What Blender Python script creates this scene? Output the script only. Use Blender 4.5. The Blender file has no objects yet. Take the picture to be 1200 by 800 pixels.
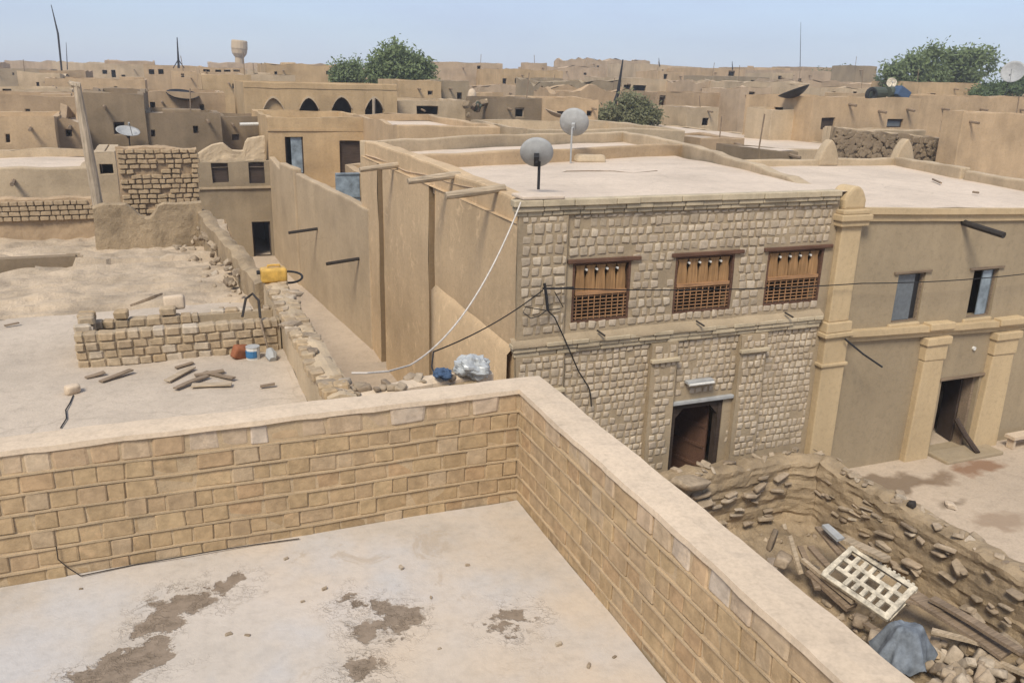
import bpy, bmesh, math, random
from mathutils import Vector, Matrix, noise
random.seed(7)
S = bpy.context.scene
COL = S.collection
PI = math.pi

# ------------------------------------------------------------------ camera
F = 983.0                                  # focal length in pixels of a 1200 px wide picture
HC = 9.0                                   # eye height above the street
YAW, PITCH, ROLL = (math.radians(a) for a in (22.03, 17.42, 1.407))
_fw = Vector((math.sin(YAW)*math.cos(PITCH), math.cos(YAW)*math.cos(PITCH), -math.sin(PITCH)))
_rt = Vector((math.cos(YAW), -math.sin(YAW), 0))
_up = _rt.cross(_fw)
R2 = _rt*math.cos(ROLL) + _up*math.sin(ROLL)
U2 = -_rt*math.sin(ROLL) + _up*math.cos(ROLL)
CAM = Vector((0, 0, HC))
cd = bpy.data.cameras.new('camera'); co = bpy.data.objects.new('camera', cd); COL.objects.link(co)
cd.sensor_width = 36; cd.lens = F/1200*36; cd.clip_start = .05; cd.clip_end = 6000
M = Matrix((R2, U2, -_fw)).transposed().to_4x4(); M.translation = CAM; co.matrix_world = M
S.camera = co
# ------------------------------------------------------------------ sky, sun, exposure
SUN_EL, SUN_AZ = math.radians(50), math.radians(222)      # azimuth measured clockwise from +Y
w = bpy.data.worlds.new('World'); S.world = w; w.use_nodes = True
nt = w.node_tree; bg = nt.nodes['Background']
sky = nt.nodes.new('ShaderNodeTexSky'); sky.sky_type = 'NISHITA'; sky.sun_disc = False
sky.sun_elevation = SUN_EL; sky.sun_rotation = SUN_AZ; sky.altitude = 0
sky.air_density = 1.0; sky.dust_density = .6; sky.ozone_density = 5.0
# thin even high haze over the clear sky
mx = nt.nodes.new('ShaderNodeMix'); mx.data_type = 'RGBA'; mx.inputs[0].default_value = .72
cn = nt.nodes.new('ShaderNodeTexNoise'); cn.inputs['Scale'].default_value = 2.2; cn.inputs['Detail'].default_value = 6; cn.inputs['Roughness'].default_value = .6
cm = nt.nodes.new('ShaderNodeMapping'); cm.inputs['Scale'].default_value = (1, 1, 4); nt.links.new(nt.nodes.new('ShaderNodeTexCoord').outputs['Generated'], cm.inputs[0]); nt.links.new(cm.outputs[0], cn.inputs['Vector'])
cr = nt.nodes.new('ShaderNodeMapRange'); cr.inputs[1].default_value = .3; cr.inputs[2].default_value = .7; cr.inputs[3].default_value = .62; cr.inputs[4].default_value = .84; nt.links.new(cn.outputs['Fac'], cr.inputs[0]); nt.links.new(cr.outputs[0], mx.inputs[0])
nt.links.new(sky.outputs[0], mx.inputs[6]); mx.inputs[7].default_value = (3.1, 3.55, 4.75, 1)
nt.links.new(mx.outputs[2], bg.inputs[0]); bg.inputs[1].default_value = 0.11
sl = bpy.data.lights.new('sun', 'SUN'); sl.energy = 2.6; sl.angle = math.radians(18); sl.color = (1, .925, .80)
so = bpy.data.objects.new('sun', sl); COL.objects.link(so)
_sd = Vector((math.sin(SUN_AZ)*math.cos(SUN_EL), math.cos(SUN_AZ)*math.cos(SUN_EL), math.sin(SUN_EL)))
so.rotation_euler = (-_sd).to_track_quat('-Z', 'Y').to_euler(); so.location = _sd*50
S.view_settings.view_transform = 'Standard'; S.view_settings.look = 'None'
S.view_settings.exposure = 0.7; S.view_settings.gamma = 1.0; S.view_settings.use_curve_mapping = False
S.cycles.max_bounces = 6; S.cycles.diffuse_bounces = 3

# ------------------------------------------------------------------ surveying: where a sight line of the photograph meets a plane
def ray(px, py): return R2*((px-600)/F) - U2*((py-400)/F) + _fw
def gz(px, py, z): d = ray(px, py); return CAM + d*((z-HC)/d.z)
def gx(px, py, x): d = ray(px, py); return CAM + d*(x/d.x)
def gy(px, py, y): d = ray(px, py); return CAM + d*(y/d.y)
def pj(p):
    v = Vector(p)-CAM; f = v.dot(_fw)
    return 600+F*v.dot(R2)/f, 400-F*v.dot(U2)/f

# ------------------------------------------------------------------ object helpers
WL = {}
def wl(o): return WL.get(o.name, Vector((0, 0, 0)))
def link(o, parent, loc=(0, 0, 0)):
    COL.objects.link(o); loc = Vector(loc); WL[o.name] = loc.copy()
    if parent: o.parent = parent; o.location = loc - wl(parent)
    else: o.location = loc
    return o
def tag(o, label=None, cat=None, group=None, kind=None):
    if label: o['label'] = label
    if cat: o['category'] = cat
    if group: o['group'] = group
    if kind: o['kind'] = kind
    return o
def thing(name, label, cat, loc=(0, 0, 0), group=None):
    o = bpy.data.objects.new(name, None); o.empty_display_size = .3
    link(o, None, loc); return tag(o, label, cat, group)
def inst(name, mesh, parent, loc, rot=(0, 0, 0), scale=(1, 1, 1)):
    o = bpy.data.objects.new(name, mesh); link(o, parent, loc); o.rotation_euler = rot; o.scale = scale; return o
def nv(p, s, a):
    n = noise.noise_vector(Vector(p)*s); return n*a

class MB:
    def __init__(s): s.v = []; s.f = []
    def add(s, vs, fs):
        b = len(s.v); s.v += [Vector(x) for x in vs]; s.f += [tuple(i+b for i in f) for f in fs]; return s
    def quad(s, a, b, c, d): return s.add([a, b, c, d], [(0, 1, 2, 3)])
    def box(s, lo, hi, m=None):
        x0, y0, z0 = lo; x1, y1, z1 = hi
        vs = [Vector(p) for p in ((x0,y0,z0),(x1,y0,z0),(x1,y1,z0),(x0,y1,z0),(x0,y0,z1),(x1,y0,z1),(x1,y1,z1),(x0,y1,z1))]
        if m is not None: vs = [m @ p for p in vs]
        return s.add(vs, [(3,2,1,0),(4,5,6,7),(0,1,5,4),(1,2,6,5),(2,3,7,6),(3,0,4,7)])
    def prism(s, poly, ext):                   # planar polygon (3d points, ccw seen from +ext) extruded by -ext .. 0
        n = len(poly); ext = Vector(ext); a = [Vector(p) for p in poly]; b = [p-ext for p in a]
        return s.add(a+b, [tuple(range(n)), tuple(range(2*n-1, n-1, -1))] + [(i, i+n, (i+1) % n+n, (i+1) % n) for i in range(n)])
    def tube(s, pts, r, n=6, cap=True):
        pts = [Vector(p) for p in pts]; rs = r if isinstance(r, (list, tuple)) else [r]*len(pts)
        base = len(s.v); prev = None
        for i, p in enumerate(pts):
            t = (pts[min(i+1, len(pts)-1)]-pts[max(i-1, 0)]).normalized()
            a = prev if prev is not None else (Vector((0, 0, 1)) if abs(t.z) < .9 else Vector((1, 0, 0)))
            a = (a - t*a.dot(t)).normalized(); prev = a; b = t.cross(a)
            for k in range(n):
                an = 2*PI*k/n; s.v.append(p + (a*math.cos(an)+b*math.sin(an))*rs[i])
        for i in range(len(pts)-1):
            for k in range(n):
                k2 = (k+1) % n; s.f.append((base+i*n+k, base+i*n+k2, base+(i+1)*n+k2, base+(i+1)*n+k))
        if cap:
            s.f.append(tuple(base+k for k in range(n-1, -1, -1))); e = base+(len(pts)-1)*n; s.f.append(tuple(e+k for k in range(n)))
        return s
    def mesh(s, name, mat, smooth=False, bevel=0, seg=2, amp=0, nsc=.8, rough=None, weld=False):
        me = bpy.data.meshes.new(name)
        if bevel or weld:
            bm = bmesh.new(); vs = [bm.verts.new(p) for p in s.v]
            for f in s.f:
                try: bm.faces.new([vs[i] for i in f])
                except ValueError: pass
            bmesh.ops.remove_doubles(bm, verts=bm.verts, dist=.002)
            bmesh.ops.recalc_face_normals(bm, faces=bm.faces)
            if bevel:
                es = [e for e in bm.edges if len(e.link_faces) == 2 and e.calc_face_angle(0) > .6]
                bmesh.ops.bevel(bm, geom=es, offset=bevel, segments=seg, affect='EDGES', profile=.6, clamp_overlap=True)
            if amp:
                for v in bm.verts: v.co += nv(v.co, nsc, amp)
            if rough:
                for v in bm.verts: v.co += rough(v.co)
            bm.to_mesh(me); bm.free()
        else:
            vs = s.v
            if amp: vs = [p+nv(p, nsc, amp) for p in vs]
            if rough: vs = [p+rough(p) for p in vs]
            me.from_pydata([tuple(p) for p in vs], [], s.f)
        if smooth: me.polygons.foreach_set('use_smooth', [True]*len(me.polygons))
        me.materials.append(MATS[mat] if isinstance(mat, str) else mat); me.update()
        return me
    def build(s, name, mat, parent=None, **k):
        me = s.mesh(name, mat, **k)
        return link(bpy.data.objects.new(name, me), parent)

def shift_origin(o, c):                       # keep a world-space mesh in place but give it an origin at its base
    c = Vector(c); me = o.data; me.transform(Matrix.Translation(-c)); o.location = o.location + c; WL[o.name] = c; return o

# ------------------------------------------------------------------ materials
MATS = {}
class NT:
    def __init__(s, name):
        m = bpy.data.materials.new(name); m.use_nodes = True; s.m = m; s.t = m.node_tree; s.b = s.t.nodes['Principled BSDF']
        s.b.inputs['Roughness'].default_value = .92; s.b.inputs['Specular IOR Level'].default_value = .15
        MATS[name] = m
    def n(s, typ, **k):
        x = s.t.nodes.new(typ)
        for a, v in k.items():
            if a in x.inputs and not hasattr(x, a): x.inputs[a].default_value = v
            else: setattr(x, a, v)
        return x
    def l(s, a, b): s.t.links.new(a, b)
    def pos(s, scale=(1, 1, 1), obj=False):
        mp = s.n('ShaderNodeMapping'); mp.inputs['Scale'].default_value = scale
        if obj: s.l(s.n('ShaderNodeTexCoord').outputs['Object'], mp.inputs[0])
        else: s.l(s.n('ShaderNodeNewGeometry').outputs['Position'], mp.inputs[0])
        return mp.outputs[0]
    def noise(s, scale, detail=4, rough=.55, vec=None, dist=0):
        x = s.n('ShaderNodeTexNoise'); x.inputs['Scale'].default_value = scale; x.inputs['Detail'].default_value = detail
        x.inputs['Roughness'].default_value = rough; x.inputs['Distortion'].default_value = dist
        s.l(vec if vec is not None else s.pos(), x.inputs['Vector']); return x.outputs['Fac']
    def ramp(s, fac, *stops):
        r = s.n('ShaderNodeValToRGB'); e = r.color_ramp.elements
        while len(e) < len(stops): e.new(.5)
        for x, (p, c) in zip(e, stops):
            x.position = p; x.color = (c, c, c, 1) if isinstance(c, (int, float)) else (*c, 1)
        s.l(fac, r.inputs[0]); return r.outputs[0]
    def mix(s, fac, a, b, typ='MIX'):
        x = s.n('ShaderNodeMix'); x.data_type = 'RGBA'; x.blend_type = typ
        for v, i in ((fac, 0), (a, 6), (b, 7)):
            if hasattr(v, 'is_linked') or hasattr(v, 'links'): s.l(v, x.inputs[i])
            elif i == 0: x.inputs[0].default_value = v
            else: x.inputs[i].default_value = (*v, 1) if not isinstance(v, (int, float)) else (v, v, v, 1)
        return x.outputs[2]
    def math(s, op, a, b=0.0):
        x = s.n('ShaderNodeMath'); x.operation = op
        for v, i in ((a, 0), (b, 1)):
            if isinstance(v, (int, float)): x.inputs[i].default_value = v
            else: s.l(v, x.inputs[i])
        return x.outputs[0]
    def bump(s, h, strength=.4, dist=.02):
        x = s.n('ShaderNodeBump'); x.inputs['Strength'].default_value = strength; x.inputs['Distance'].default_value = dist
        s.l(h, x.inputs['Height']); s.l(x.outputs[0], s.b.inputs['Normal'])
    def col(s, c):
        if hasattr(c, 'links'): s.l(c, s.b.inputs['Base Color'])
        else: s.b.inputs['Base Color'].default_value = (*c, 1)

def mul(c, k): return tuple(min(1, x*k) for x in c)
def mud(name, c, vary=.28, big=.5, fine=9, streak=.25, bump=.5, bd=.03, spots=0, cracks=0):
    m = NT(name)
    if name.split('_')[0] in ('mud', 'plaster', 'mortar', 'cornice', 'ruin'): c = (c[0]*1.02, c[1]*.99, c[2]*.895)
    a = m.noise(big, 5, .6); base = m.ramp(a, (.28, mul(c, 1-vary)), (.5, c), (.75, mul(c, 1+vary*.75)))
    st = m.noise(1.0, 4, .6, m.pos((2.2, 2.2, .22)))
    base = m.mix(m.ramp(st, (.42, streak), (.62, 0.0)), base, mul(c, .62))
    f = m.noise(fine, 6, .7)
    base = m.mix(.55, base, m.ramp(f, (.25, .62), (.5, .95), (.8, 1.0)), 'MULTIPLY')
    g = m.noise(fine*6, 3, .6)
    base = m.mix(.35, base, m.ramp(g, (.3, .6), (.6, 1.0)), 'MULTIPLY')
    if spots:
        sp = m.noise(2.3, 6, .75, dist=.6)
        base = m.mix(m.ramp(sp, (.56, 0.0), (.66, spots)), base, mul(c, 1.6))
    if cracks:
        wv = m.n('ShaderNodeTexNoise'); wv.inputs['Scale'].default_value = .8; wv.inputs['Detail'].default_value = 5; ps = m.pos(); m.l(ps, wv.inputs['Vector'])
        va = m.n('ShaderNodeVectorMath'); va.operation = 'MULTIPLY_ADD'; m.l(wv.outputs['Color'], va.inputs[0]); va.inputs[1].default_value = (1.6, 1.6, 0); m.l(ps, va.inputs[2])
        vo = m.n('ShaderNodeTexVoronoi'); vo.feature = 'DISTANCE_TO_EDGE'; vo.inputs['Scale'].default_value = .42; m.l(va.outputs[0], vo.inputs['Vector'])
        cr = m.math('MULTIPLY', m.ramp(vo.outputs['Distance'], (.0, 1.0), (.012, 0.0)), m.ramp(m.noise(.5, 3, .5), (.45, 0.0), (.6, cracks)))
        base = m.mix(cr, base, mul(c, .55))
        base = m.mix(m.ramp(m.noise(.9, 6, .75, dist=1.0), (.5, 0.0), (.68, .45)), base, mul(c, .74))
    m.col(base); m.bump(m.math('ADD', m.math('MULTIPLY', f, .7), m.math('MULTIPLY', g, .25)), bump, bd)
    return m
def pieces(name, cols, vary=.2, fine=14, bump=.5, bd=.012):       # loose pieces: every object its own tint
    m = NT(name); oi = m.n('ShaderNodeObjectInfo').outputs['Random']
    n = len(cols); r = m.ramp(oi, *[((i+.5)/n, c) for i, c in enumerate(cols)])
    f = m.noise(fine, 6, .7); g = m.noise(fine*.25, 3, .6)
    b = m.mix(.6, r, m.ramp(f, (.25, 1-vary*2.2), (.6, 1.0)), 'MULTIPLY')
    b = m.mix(.5, b, m.ramp(g, (.3, 1-vary*1.6), (.65, 1.0)), 'MULTIPLY')
    k = m.noise(1.7, 6, .7, dist=.5); b = m.mix(m.ramp(k, (.5, 0.0), (.7, .45)), b, mul(cols[0], .72))
    k2 = m.noise(5.5, 6, .75); b = m.mix(m.ramp(k2, (.58, 0.0), (.7, .5)), b, mul(cols[-1], 1.3))
    m.col(b); m.bump(m.math('ADD', f, m.math('MULTIPLY', k2, .8)), bump, bd); return m
def pieces_pos(name, cols, cell, vary=.2, fine=14):               # joined pieces: tint by place
    m = NT(name); v = m.n('ShaderNodeTexVoronoi'); v.inputs['Scale'].default_value = cell; m.l(m.pos(), v.inputs['Vector'])
    sx = m.n('ShaderNodeSeparateColor'); m.l(v.outputs['Color'], sx.inputs[0])
    n = len(cols); r = m.ramp(sx.outputs[0], *[((i+.5)/n, c) for i, c in enumerate(cols)])
    f = m.noise(fine, 6, .7)
    m.col(m.mix(.6, r, m.ramp(f, (.25, 1-vary*2.2), (.6, 1.0)), 'MULTIPLY')); m.bump(f, .5, .012); return m
def plain(name, c, rough=.6, metal=0, vary=.15, sc=12, spec=.3, bump=.15):
    m = NT(name); f = m.noise(sc, 5, .65)
    m.col(m.mix(1.0, c, m.ramp(f, (.3, 1-vary*2), (.65, 1.0)), 'MULTIPLY'))
    m.b.inputs['Roughness'].default_value = rough; m.b.inputs['Metallic'].default_value = metal
    m.b.inputs['Specular IOR Level'].default_value = spec; m.bump(f, bump, .01); return m
def wood(name, c, axis='x', vary=.3):
    m = NT(name); sc = {'x': (1.5, 30, 30), 'z': (30, 30, 1.5)}[axis]
    f = m.noise(1, 5, .7, m.pos(sc, True)); g = m.noise(3, 3, .5)
    b = m.ramp(f, (.3, mul(c, 1-vary*1.5)), (.55, c), (.75, mul(c, 1+vary)))
    m.col(m.mix(.5, b, m.ramp(g, (.3, .55), (.6, 1.0)), 'MULTIPLY')); m.bump(f, .4, .006)
    m.b.inputs['Roughness'].default_value = .8; return m

TAN = (.48, .355, .235); BROWN = (.40, .295, .20); GREY = (.31, .25, .18); PALE = (.52, .43, .33)
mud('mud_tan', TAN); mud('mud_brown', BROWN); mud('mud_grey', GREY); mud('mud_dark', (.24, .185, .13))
mud('mud_rose', (.46, .355, .26)); mud('mud_buff', (.49, .39, .28)); mud('mud_ochre', (.48, .35, .215))
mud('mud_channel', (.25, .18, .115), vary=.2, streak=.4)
mud('mud_alley', (.44, .345, .245), vary=.2, big=.5, streak=.08, cracks=.3)
mud('mud_side', (.53, .395, .26), vary=.2, big=.45, streak=.12, spots=.35)
mud('plaster_right', (.34, .275, .195), vary=.15, big=.3, streak=.2, bump=.25)
mud('plaster_ochre', (.51, .395, .255), vary=.15, big=.5, streak=.15, bump=.25)
mud('roof_pale', (.60, .49, .375), vary=.16, big=.35, fine=4, streak=0, bump=.45, bd=.03, cracks=.5)
mud('roof_mud', (.47, .375, .27), vary=.2, big=.4, fine=6, streak=0, bump=.6)
mud('coping', (.575, .455, .325), vary=.14, big=1.2, fine=8, streak=0, bump=.3, bd=.012)
mud('mortar_brown', (.45, .345, .235), vary=.2, big=2, fine=18, streak=.1, bump=.6, bd=.012)
mud('mortar_grey', (.375, .30, .215), vary=.22, big=.9, fine=16, streak=.2, bump=.7, bd=.02)
mud('cornice_stone', (.47, .40, .30), vary=.25, big=2.5, fine=14, streak=.1, bump=.6, bd=.015)
mud('yard_dirt', (.44, .345, .24), vary=.38, big=.9, fine=5, streak=0, bump=1.0, bd=.06)
mud('yard_floor', (.49, .405, .31), vary=.2, big=.5, fine=6, streak=0, bump=.7, bd=.03, cracks=.4)
mud('ruin_mud', (.35, .27, .185), vary=.4, big=1.6, fine=7, streak=.1, bump=1.0, bd=.06)
SAND = mud('sand', (.47, .375, .275), vary=.18, big=.15, fine=3, streak=0, bump=.6, bd=.04)
pieces('brick_tan', [(.42,.295,.165),(.45,.32,.18),(.48,.345,.195),(.44,.31,.175),(.46,.325,.185),(.41,.29,.17),(.48,.36,.23),(.42,.30,.18),(.46,.31,.175)], .25)
pieces('brick_top', [(.47,.33,.19),(.52,.39,.26),(.58,.50,.41),(.49,.34,.20),(.46,.325,.20),(.55,.42,.28)], .25)
ST = [(.40,.32,.225),(.45,.365,.26),(.58,.485,.36),(.42,.34,.24),(.50,.41,.30),(.41,.33,.235),(.46,.375,.27),(.54,.445,.33),(.43,.345,.25)]
pieces('stone_face', ST, .2); pieces_pos('stone_face_joined', ST, 5.5, .2)
pieces('brick_yard', [(.40,.30,.19),(.46,.35,.22),(.37,.29,.20),(.43,.31,.18),(.50,.41,.30)], .25)
pieces('rubble', [(.40,.31,.215),(.33,.255,.175),(.50,.41,.30),(.27,.205,.14),(.36,.28,.19),(.44,.345,.24)], .3, 9, .8, .02)
wood('wood_old', (.25, .185, .125)); wood('wood_pale', (.42, .33, .225)); wood('wood_dark', (.07, .05, .038))
wood('wood_shutter', (.33, .19, .085), 'z'); wood('wood_lattice', (.36, .20, .10)); wood('wood_lintel', (.13, .07, .045))
wood('wood_post', (.42, .34, .245), 'z')
plain('jerry_yellow', (.62, .37, .08), .45, vary=.2, sc=8); plain('rubber', (.02, .02, .02), .7)
plain('metal_grey', (.36, .36, .345), .7, .0, .12, 5); plain('metal_dark', (.03, .03, .032), .5, .3)
plain('metal_blue', (.30, .36, .40), .5, .1, .3, 3); plain('paint_white', (.66, .64, .58), .5)
plain('paint_blue', (.05, .17, .33), .5); plain('cable_black', (.012, .012, .012), .6); plain('cable_white', (.60, .54, .46), .6)
plain('plastic_sheet', (.42, .43, .415), .35, spec=.5); plain('cloth_blue', (.06, .10, .17), .9)
plain('cloth_bluegrey', (.20, .225, .25), .9, vary=.3, sc=5); plain('pvc_pale', (.50, .44, .35), .6); plain('frame_cream', (.66, .58, .44), .75, vary=.35, sc=7)
plain('concrete_tower', (.50, .385, .25), .9); plain('scrap_green', (.075, .085, .06), .7); plain('pane_grey', (.13, .15, .165), .35, spec=.5)
plain('red_clay', (.30, .11, .05), .8); plain('pipe_dark', (.035, .028, .022), .7)
# ------------------------------------------------------------------ loose-piece meshes (shared between alike pieces)
def piece_meshes(mat, n, jit=.06, bev=.1, seed=1, seg=1, sub=0):
    rnd = random.Random(seed); out = []
    for i in range(n):
        bm = bmesh.new(); bmesh.ops.create_cube(bm, size=1)
        for v in bm.verts: v.co += Vector([rnd.uniform(-jit, jit) for _ in range(3)])
        bmesh.ops.bevel(bm, geom=list(bm.edges), offset=bev, segments=seg, affect='EDGES', profile=.6, clamp_overlap=True)
        me = bpy.data.meshes.new('piece'); bm.to_mesh(me); bm.free(); me.materials.append(MATS[mat])
        if seg > 1: me.polygons.foreach_set('use_smooth', [True]*len(me.polygons))
        out.append(me)
    return out
BR_TAN = piece_meshes('brick_tan', 8, .035, .05, 1); BR_TOP = piece_meshes('brick_top', 8, .05, .08, 2)
BR_YARD = piece_meshes('brick_yard', 8, .06, .12, 3); STONE = piece_meshes('stone_face', 24, .1, .13, 4, 2)
RUB = piece_meshes('rubble', 12, .16, .2, 5, 2); WOODP = piece_meshes('wood_old', 5, .05, .04, 6); WOODL = piece_meshes('wood_pale', 5, .08, .04, 8)
SLATE = piece_meshes('rubble', 6, .15, .1, 9)

# ------------------------------------------------------------------ wall panels with real openings
def breaks(L, cuts, step):
    b = sorted({0.0, L} | {c for c in cuts if 0 < c < L}); out = []
    for a, c in zip(b, b[1:]):
        n = max(1, int(math.ceil((c-a)/step)))
        out += [a+(c-a)*k/n for k in range(n)]
    return out+[L]
def panel(mb, o, u, v, n, W, H, holes=(), depth=.3, step=.8):
    o, u, v, n = Vector(o), Vector(u), Vector(v), Vector(n)
    bu = breaks(W, [c for h in holes for c in h[:2]], step); bv = breaks(H, [c for h in holes for c in h[2:4]], step)
    idx = {}; vs = []; fs = []
    def vid(i, j):
        if (i, j) not in idx: idx[i, j] = len(vs); vs.append(o+u*bu[i]+v*bv[j])
        return idx[i, j]
    for i in range(len(bu)-1):
        for j in range(len(bv)-1):
            cu, cv = (bu[i]+bu[i+1])/2, (bv[j]+bv[j+1])/2
            if any(h[0] < cu < h[1] and h[2] < cv < h[3] for h in holes): continue
            fs.append((vid(i, j), vid(i+1, j), vid(i+1, j+1), vid(i, j+1)))
    mb.add(vs, fs)
    for h in holes:
        P = lambda a, b, d: o+u*a+v*b-n*d
        c = [(h[0], h[2]), (h[1], h[2]), (h[1], h[3]), (h[0], h[3])]
        for k in range(4):
            a, b = c[k], c[(k+1) % 4]
            mb.quad(P(*b, 0), P(*a, 0), P(*a, depth), P(*b, depth))
def frame_mb(x0, x1, z0, z1, y, w=.06, d=.08):
    m = MB(); m.box((x0, y-d/2, z0), (x0+w, y+d/2, z1)); m.box((x1-w, y-d/2, z0), (x1, y+d/2, z1))
    m.box((x0+w, y-d/2+.002, z1-w), (x1-w, y+d/2-.002, z1)); m.box((x0+w, y-d/2+.002, z0), (x1-w, y+d/2-.002, z0+w)); return m

def house(name, label, x0, x1, y0, y1, zt, mat='mud_tan', zb=-.2, par=.4, th=.3, holes=(), side=(), roof='roof_mud', step=None, amp=.05,
          rough=.1, bevel=None, group=None, cat='house', spouts=(), lip=False, skew=0.0):
    """a flat-roofed mud house; holes on its front face: (x0,x1,z0,z1,kind) in world units, side: (y0,y1,z0,z1,kind) on the -X face"""
    far = y0 > 62
    step = step or (1.6 if far else .7); bevel = (0 if far else .05) if bevel is None else bevel
    root = thing(name, label, cat, ((x0+x1)/2, y0, 0), group)
    mb = MB(); H = zt-zb; zr = zt-par
    fh = [(h[0]-x0, h[1]-x0, h[2]-zb, h[3]-zb) for h in holes]; sh = [(y1-h[1], y1-h[0], h[2]-zb, h[3]-zb) for h in side]
    panel(mb, (x0, y0, zb), (1, 0, 0), (0, 0, 1), (0, -1, 0), x1-x0, H, fh, .28, step)
    panel(mb, (x1, y1, zb), (-1, 0, 0), (0, 0, 1), (0, 1, 0), x1-x0, H, (), .28, step*2)
    panel(mb, (x0, y1, zb), (0, -1, 0), (0, 0, 1), (-1, 0, 0), y1-y0, H, sh, .28, step)
    panel(mb, (x1, y0, zb), (0, 1, 0), (0, 0, 1), (1, 0, 0), y1-y0, H, (), .28, step*2)
    for (a, b) in (((x0, y0), (x1, y0+th)), ((x0, y1-th), (x1, y1))):
        panel(mb, (a[0], a[1], zt), (1, 0, 0), (0, 1, 0), (0, 0, 1), b[0]-a[0], b[1]-a[1], (), 0, step)
    for (a, b) in (((x0, y0+th), (x0+th, y1-th)), ((x1-th, y0+th), (x1, y1-th))):
        panel(mb, (a[0], a[1], zt), (1, 0, 0), (0, 1, 0), (0, 0, 1), b[0]-a[0], b[1]-a[1], (), 0, step)
    panel(mb, (x0+th, y1-th, zr), (1, 0, 0), (0, 0, 1), (0, -1, 0), x1-x0-2*th, par, (), 0, step)
    panel(mb, (x1-th, y0+th, zr), (-1, 0, 0), (0, 0, 1), (0, 1, 0), x1-x0-2*th, par, (), 0, step)
    panel(mb, (x1-th, y1-th, zr), (0, -1, 0), (0, 0, 1), (-1, 0, 0), y1-y0-2*th, par, (), 0, step)
    panel(mb, (x0+th, y0+th, zr), (0, 1, 0), (0, 0, 1), (1, 0, 0), y1-y0-2*th, par, (), 0, step)
    sx = random.uniform(-50, 50)
    def rf(p):
        k = max(0, min(1, (p.z-zr+.1)/(par+.1)))
        return Vector((0, 0, rough*k*(noise.noise(Vector((p.x*.45+sx, p.y*.45, 0)))*1.2+noise.noise(Vector((p.x*1.7+sx, p.y*1.7, 3)))*.4) + skew*(p.x-(x0+x1)/2)*k))
    mb.build('wall', mat, root, bevel=bevel, weld=True, amp=amp, nsc=.7, rough=rf, smooth=False)
    rm = MB(); panel(rm, (x0+.05, y0+.05, zr), (1, 0, 0), (0, 1, 0), (0, 0, 1), x1-x0-.1, y1-y0-.1, (), 0, step*1.5)
    rm.build('roof', roof, root, amp=.06, nsc=.5)
    for h in list(holes):
        k = h[4] if len(h) > 4 else 'open'
        if k == 'none': continue
        nm = 'door' if k.startswith('door') else 'window'
        fr = frame_mb(h[0]+.01, h[1]-.01, h[2]+.01, h[3]-.01, y0+.16, .05 if h[1]-h[0] < 1.2 else .08, .08).build(nm+'_frame', 'wood_dark' if 'pale' not in k else 'wood_pale', root)
        if 'pane' in k:
            m = MB(); m.box((h[0]+.06, y0+.15, h[2]+.06), (h[1]-.06, y0+.18, h[3]-.06)); m.build('pane', 'pane_grey', fr)
        if 'blue' in k:
            m = MB(); m.box((h[0]+(h[1]-h[0])*.32, y0+.12, h[2]+.06), (h[1]-.06, y0+.16, h[3]-.06)); m.build('door_leaf', 'metal_blue', fr)
        if 'board' in k:
            m = MB(); m.box((h[0]+.06, y0+.15, h[2]+.06), (h[1]-.06, y0+.18, h[3]-.06)); m.build('shutter', 'wood_dark', fr)
    for h in side:
        m = MB(); a = Matrix.Translation((x0+.16, 0, 0)); w_ = .05
        m.box((x0+.12, h[0]+.01, h[2]+.01), (x0+.2, h[0]+.06, h[3]-.01)); m.box((x0+.12, h[1]-.06, h[2]+.01), (x0+.2, h[1]-.01, h[3]-.01))
        m.box((x0+.122, h[0]+.06, h[3]-.06), (x0+.198, h[1]-.06, h[3]-.01)); m.build('window_frame', 'wood_dark', root)
    for sx_ in spouts:
        MB().tube([(sx_, y0+.1, zr), (sx_, y0-.55, zr-.06)], .06, 6).build('water_spout', 'wood_old', root)
    if lip:
        m = MB(); m.box((x0-.04, y0-.05, zr-.12), (x1+.04, y0+.02, zr-.02)); m.build('string_course', mat, root, amp=.03)
    return root
def phouse(name, label, px0, px1, ptop, Y, depth, mat='mud_tan', holes=(), grow=0, **k):
    """house surveyed from the photograph: its front face stands on the plane y = Y; holes as (px0,py0,px1,py1,kind)"""
    a, b = gy(px0, ptop, Y), gy(px1, ptop, Y); zt = (a.z+b.z)/2
    hs = []
    for h in holes:
        p, q = gy(h[0], h[1], Y), gy(h[2], h[3], Y); hs.append((p.x, q.x, q.z, p.z)+tuple(h[4:]))
    return house(name, label, a.x, b.x, Y, Y+depth, zt, mat, holes=hs, **k)

# ================================================================== THE GROUND
g = MB(); bu = [-1500, -400, -120, -40] + [-40+2*i for i in range(1, 61)] + [200, 500, 1800]; bv = [-300, -40] + [-40+2*i for i in range(1, 71)] + [180, 400, 3000]
for j in range(len(bv)-1):
    for i in range(len(bu)-1):
        g.quad((bu[i], bv[j], 0), (bu[i+1], bv[j], 0), (bu[i+1], bv[j+1], 0), (bu[i], bv[j+1], 0))
tag(g.build('ground', 'sand', weld=True, amp=0, rough=lambda p: Vector((0, 0, noise.noise(p*.3)*.05-.02)) if abs(p.x) < 60 and abs(p.y) < 90 else Vector((0, 0, -.1)), smooth=True), kind='structure')
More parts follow.
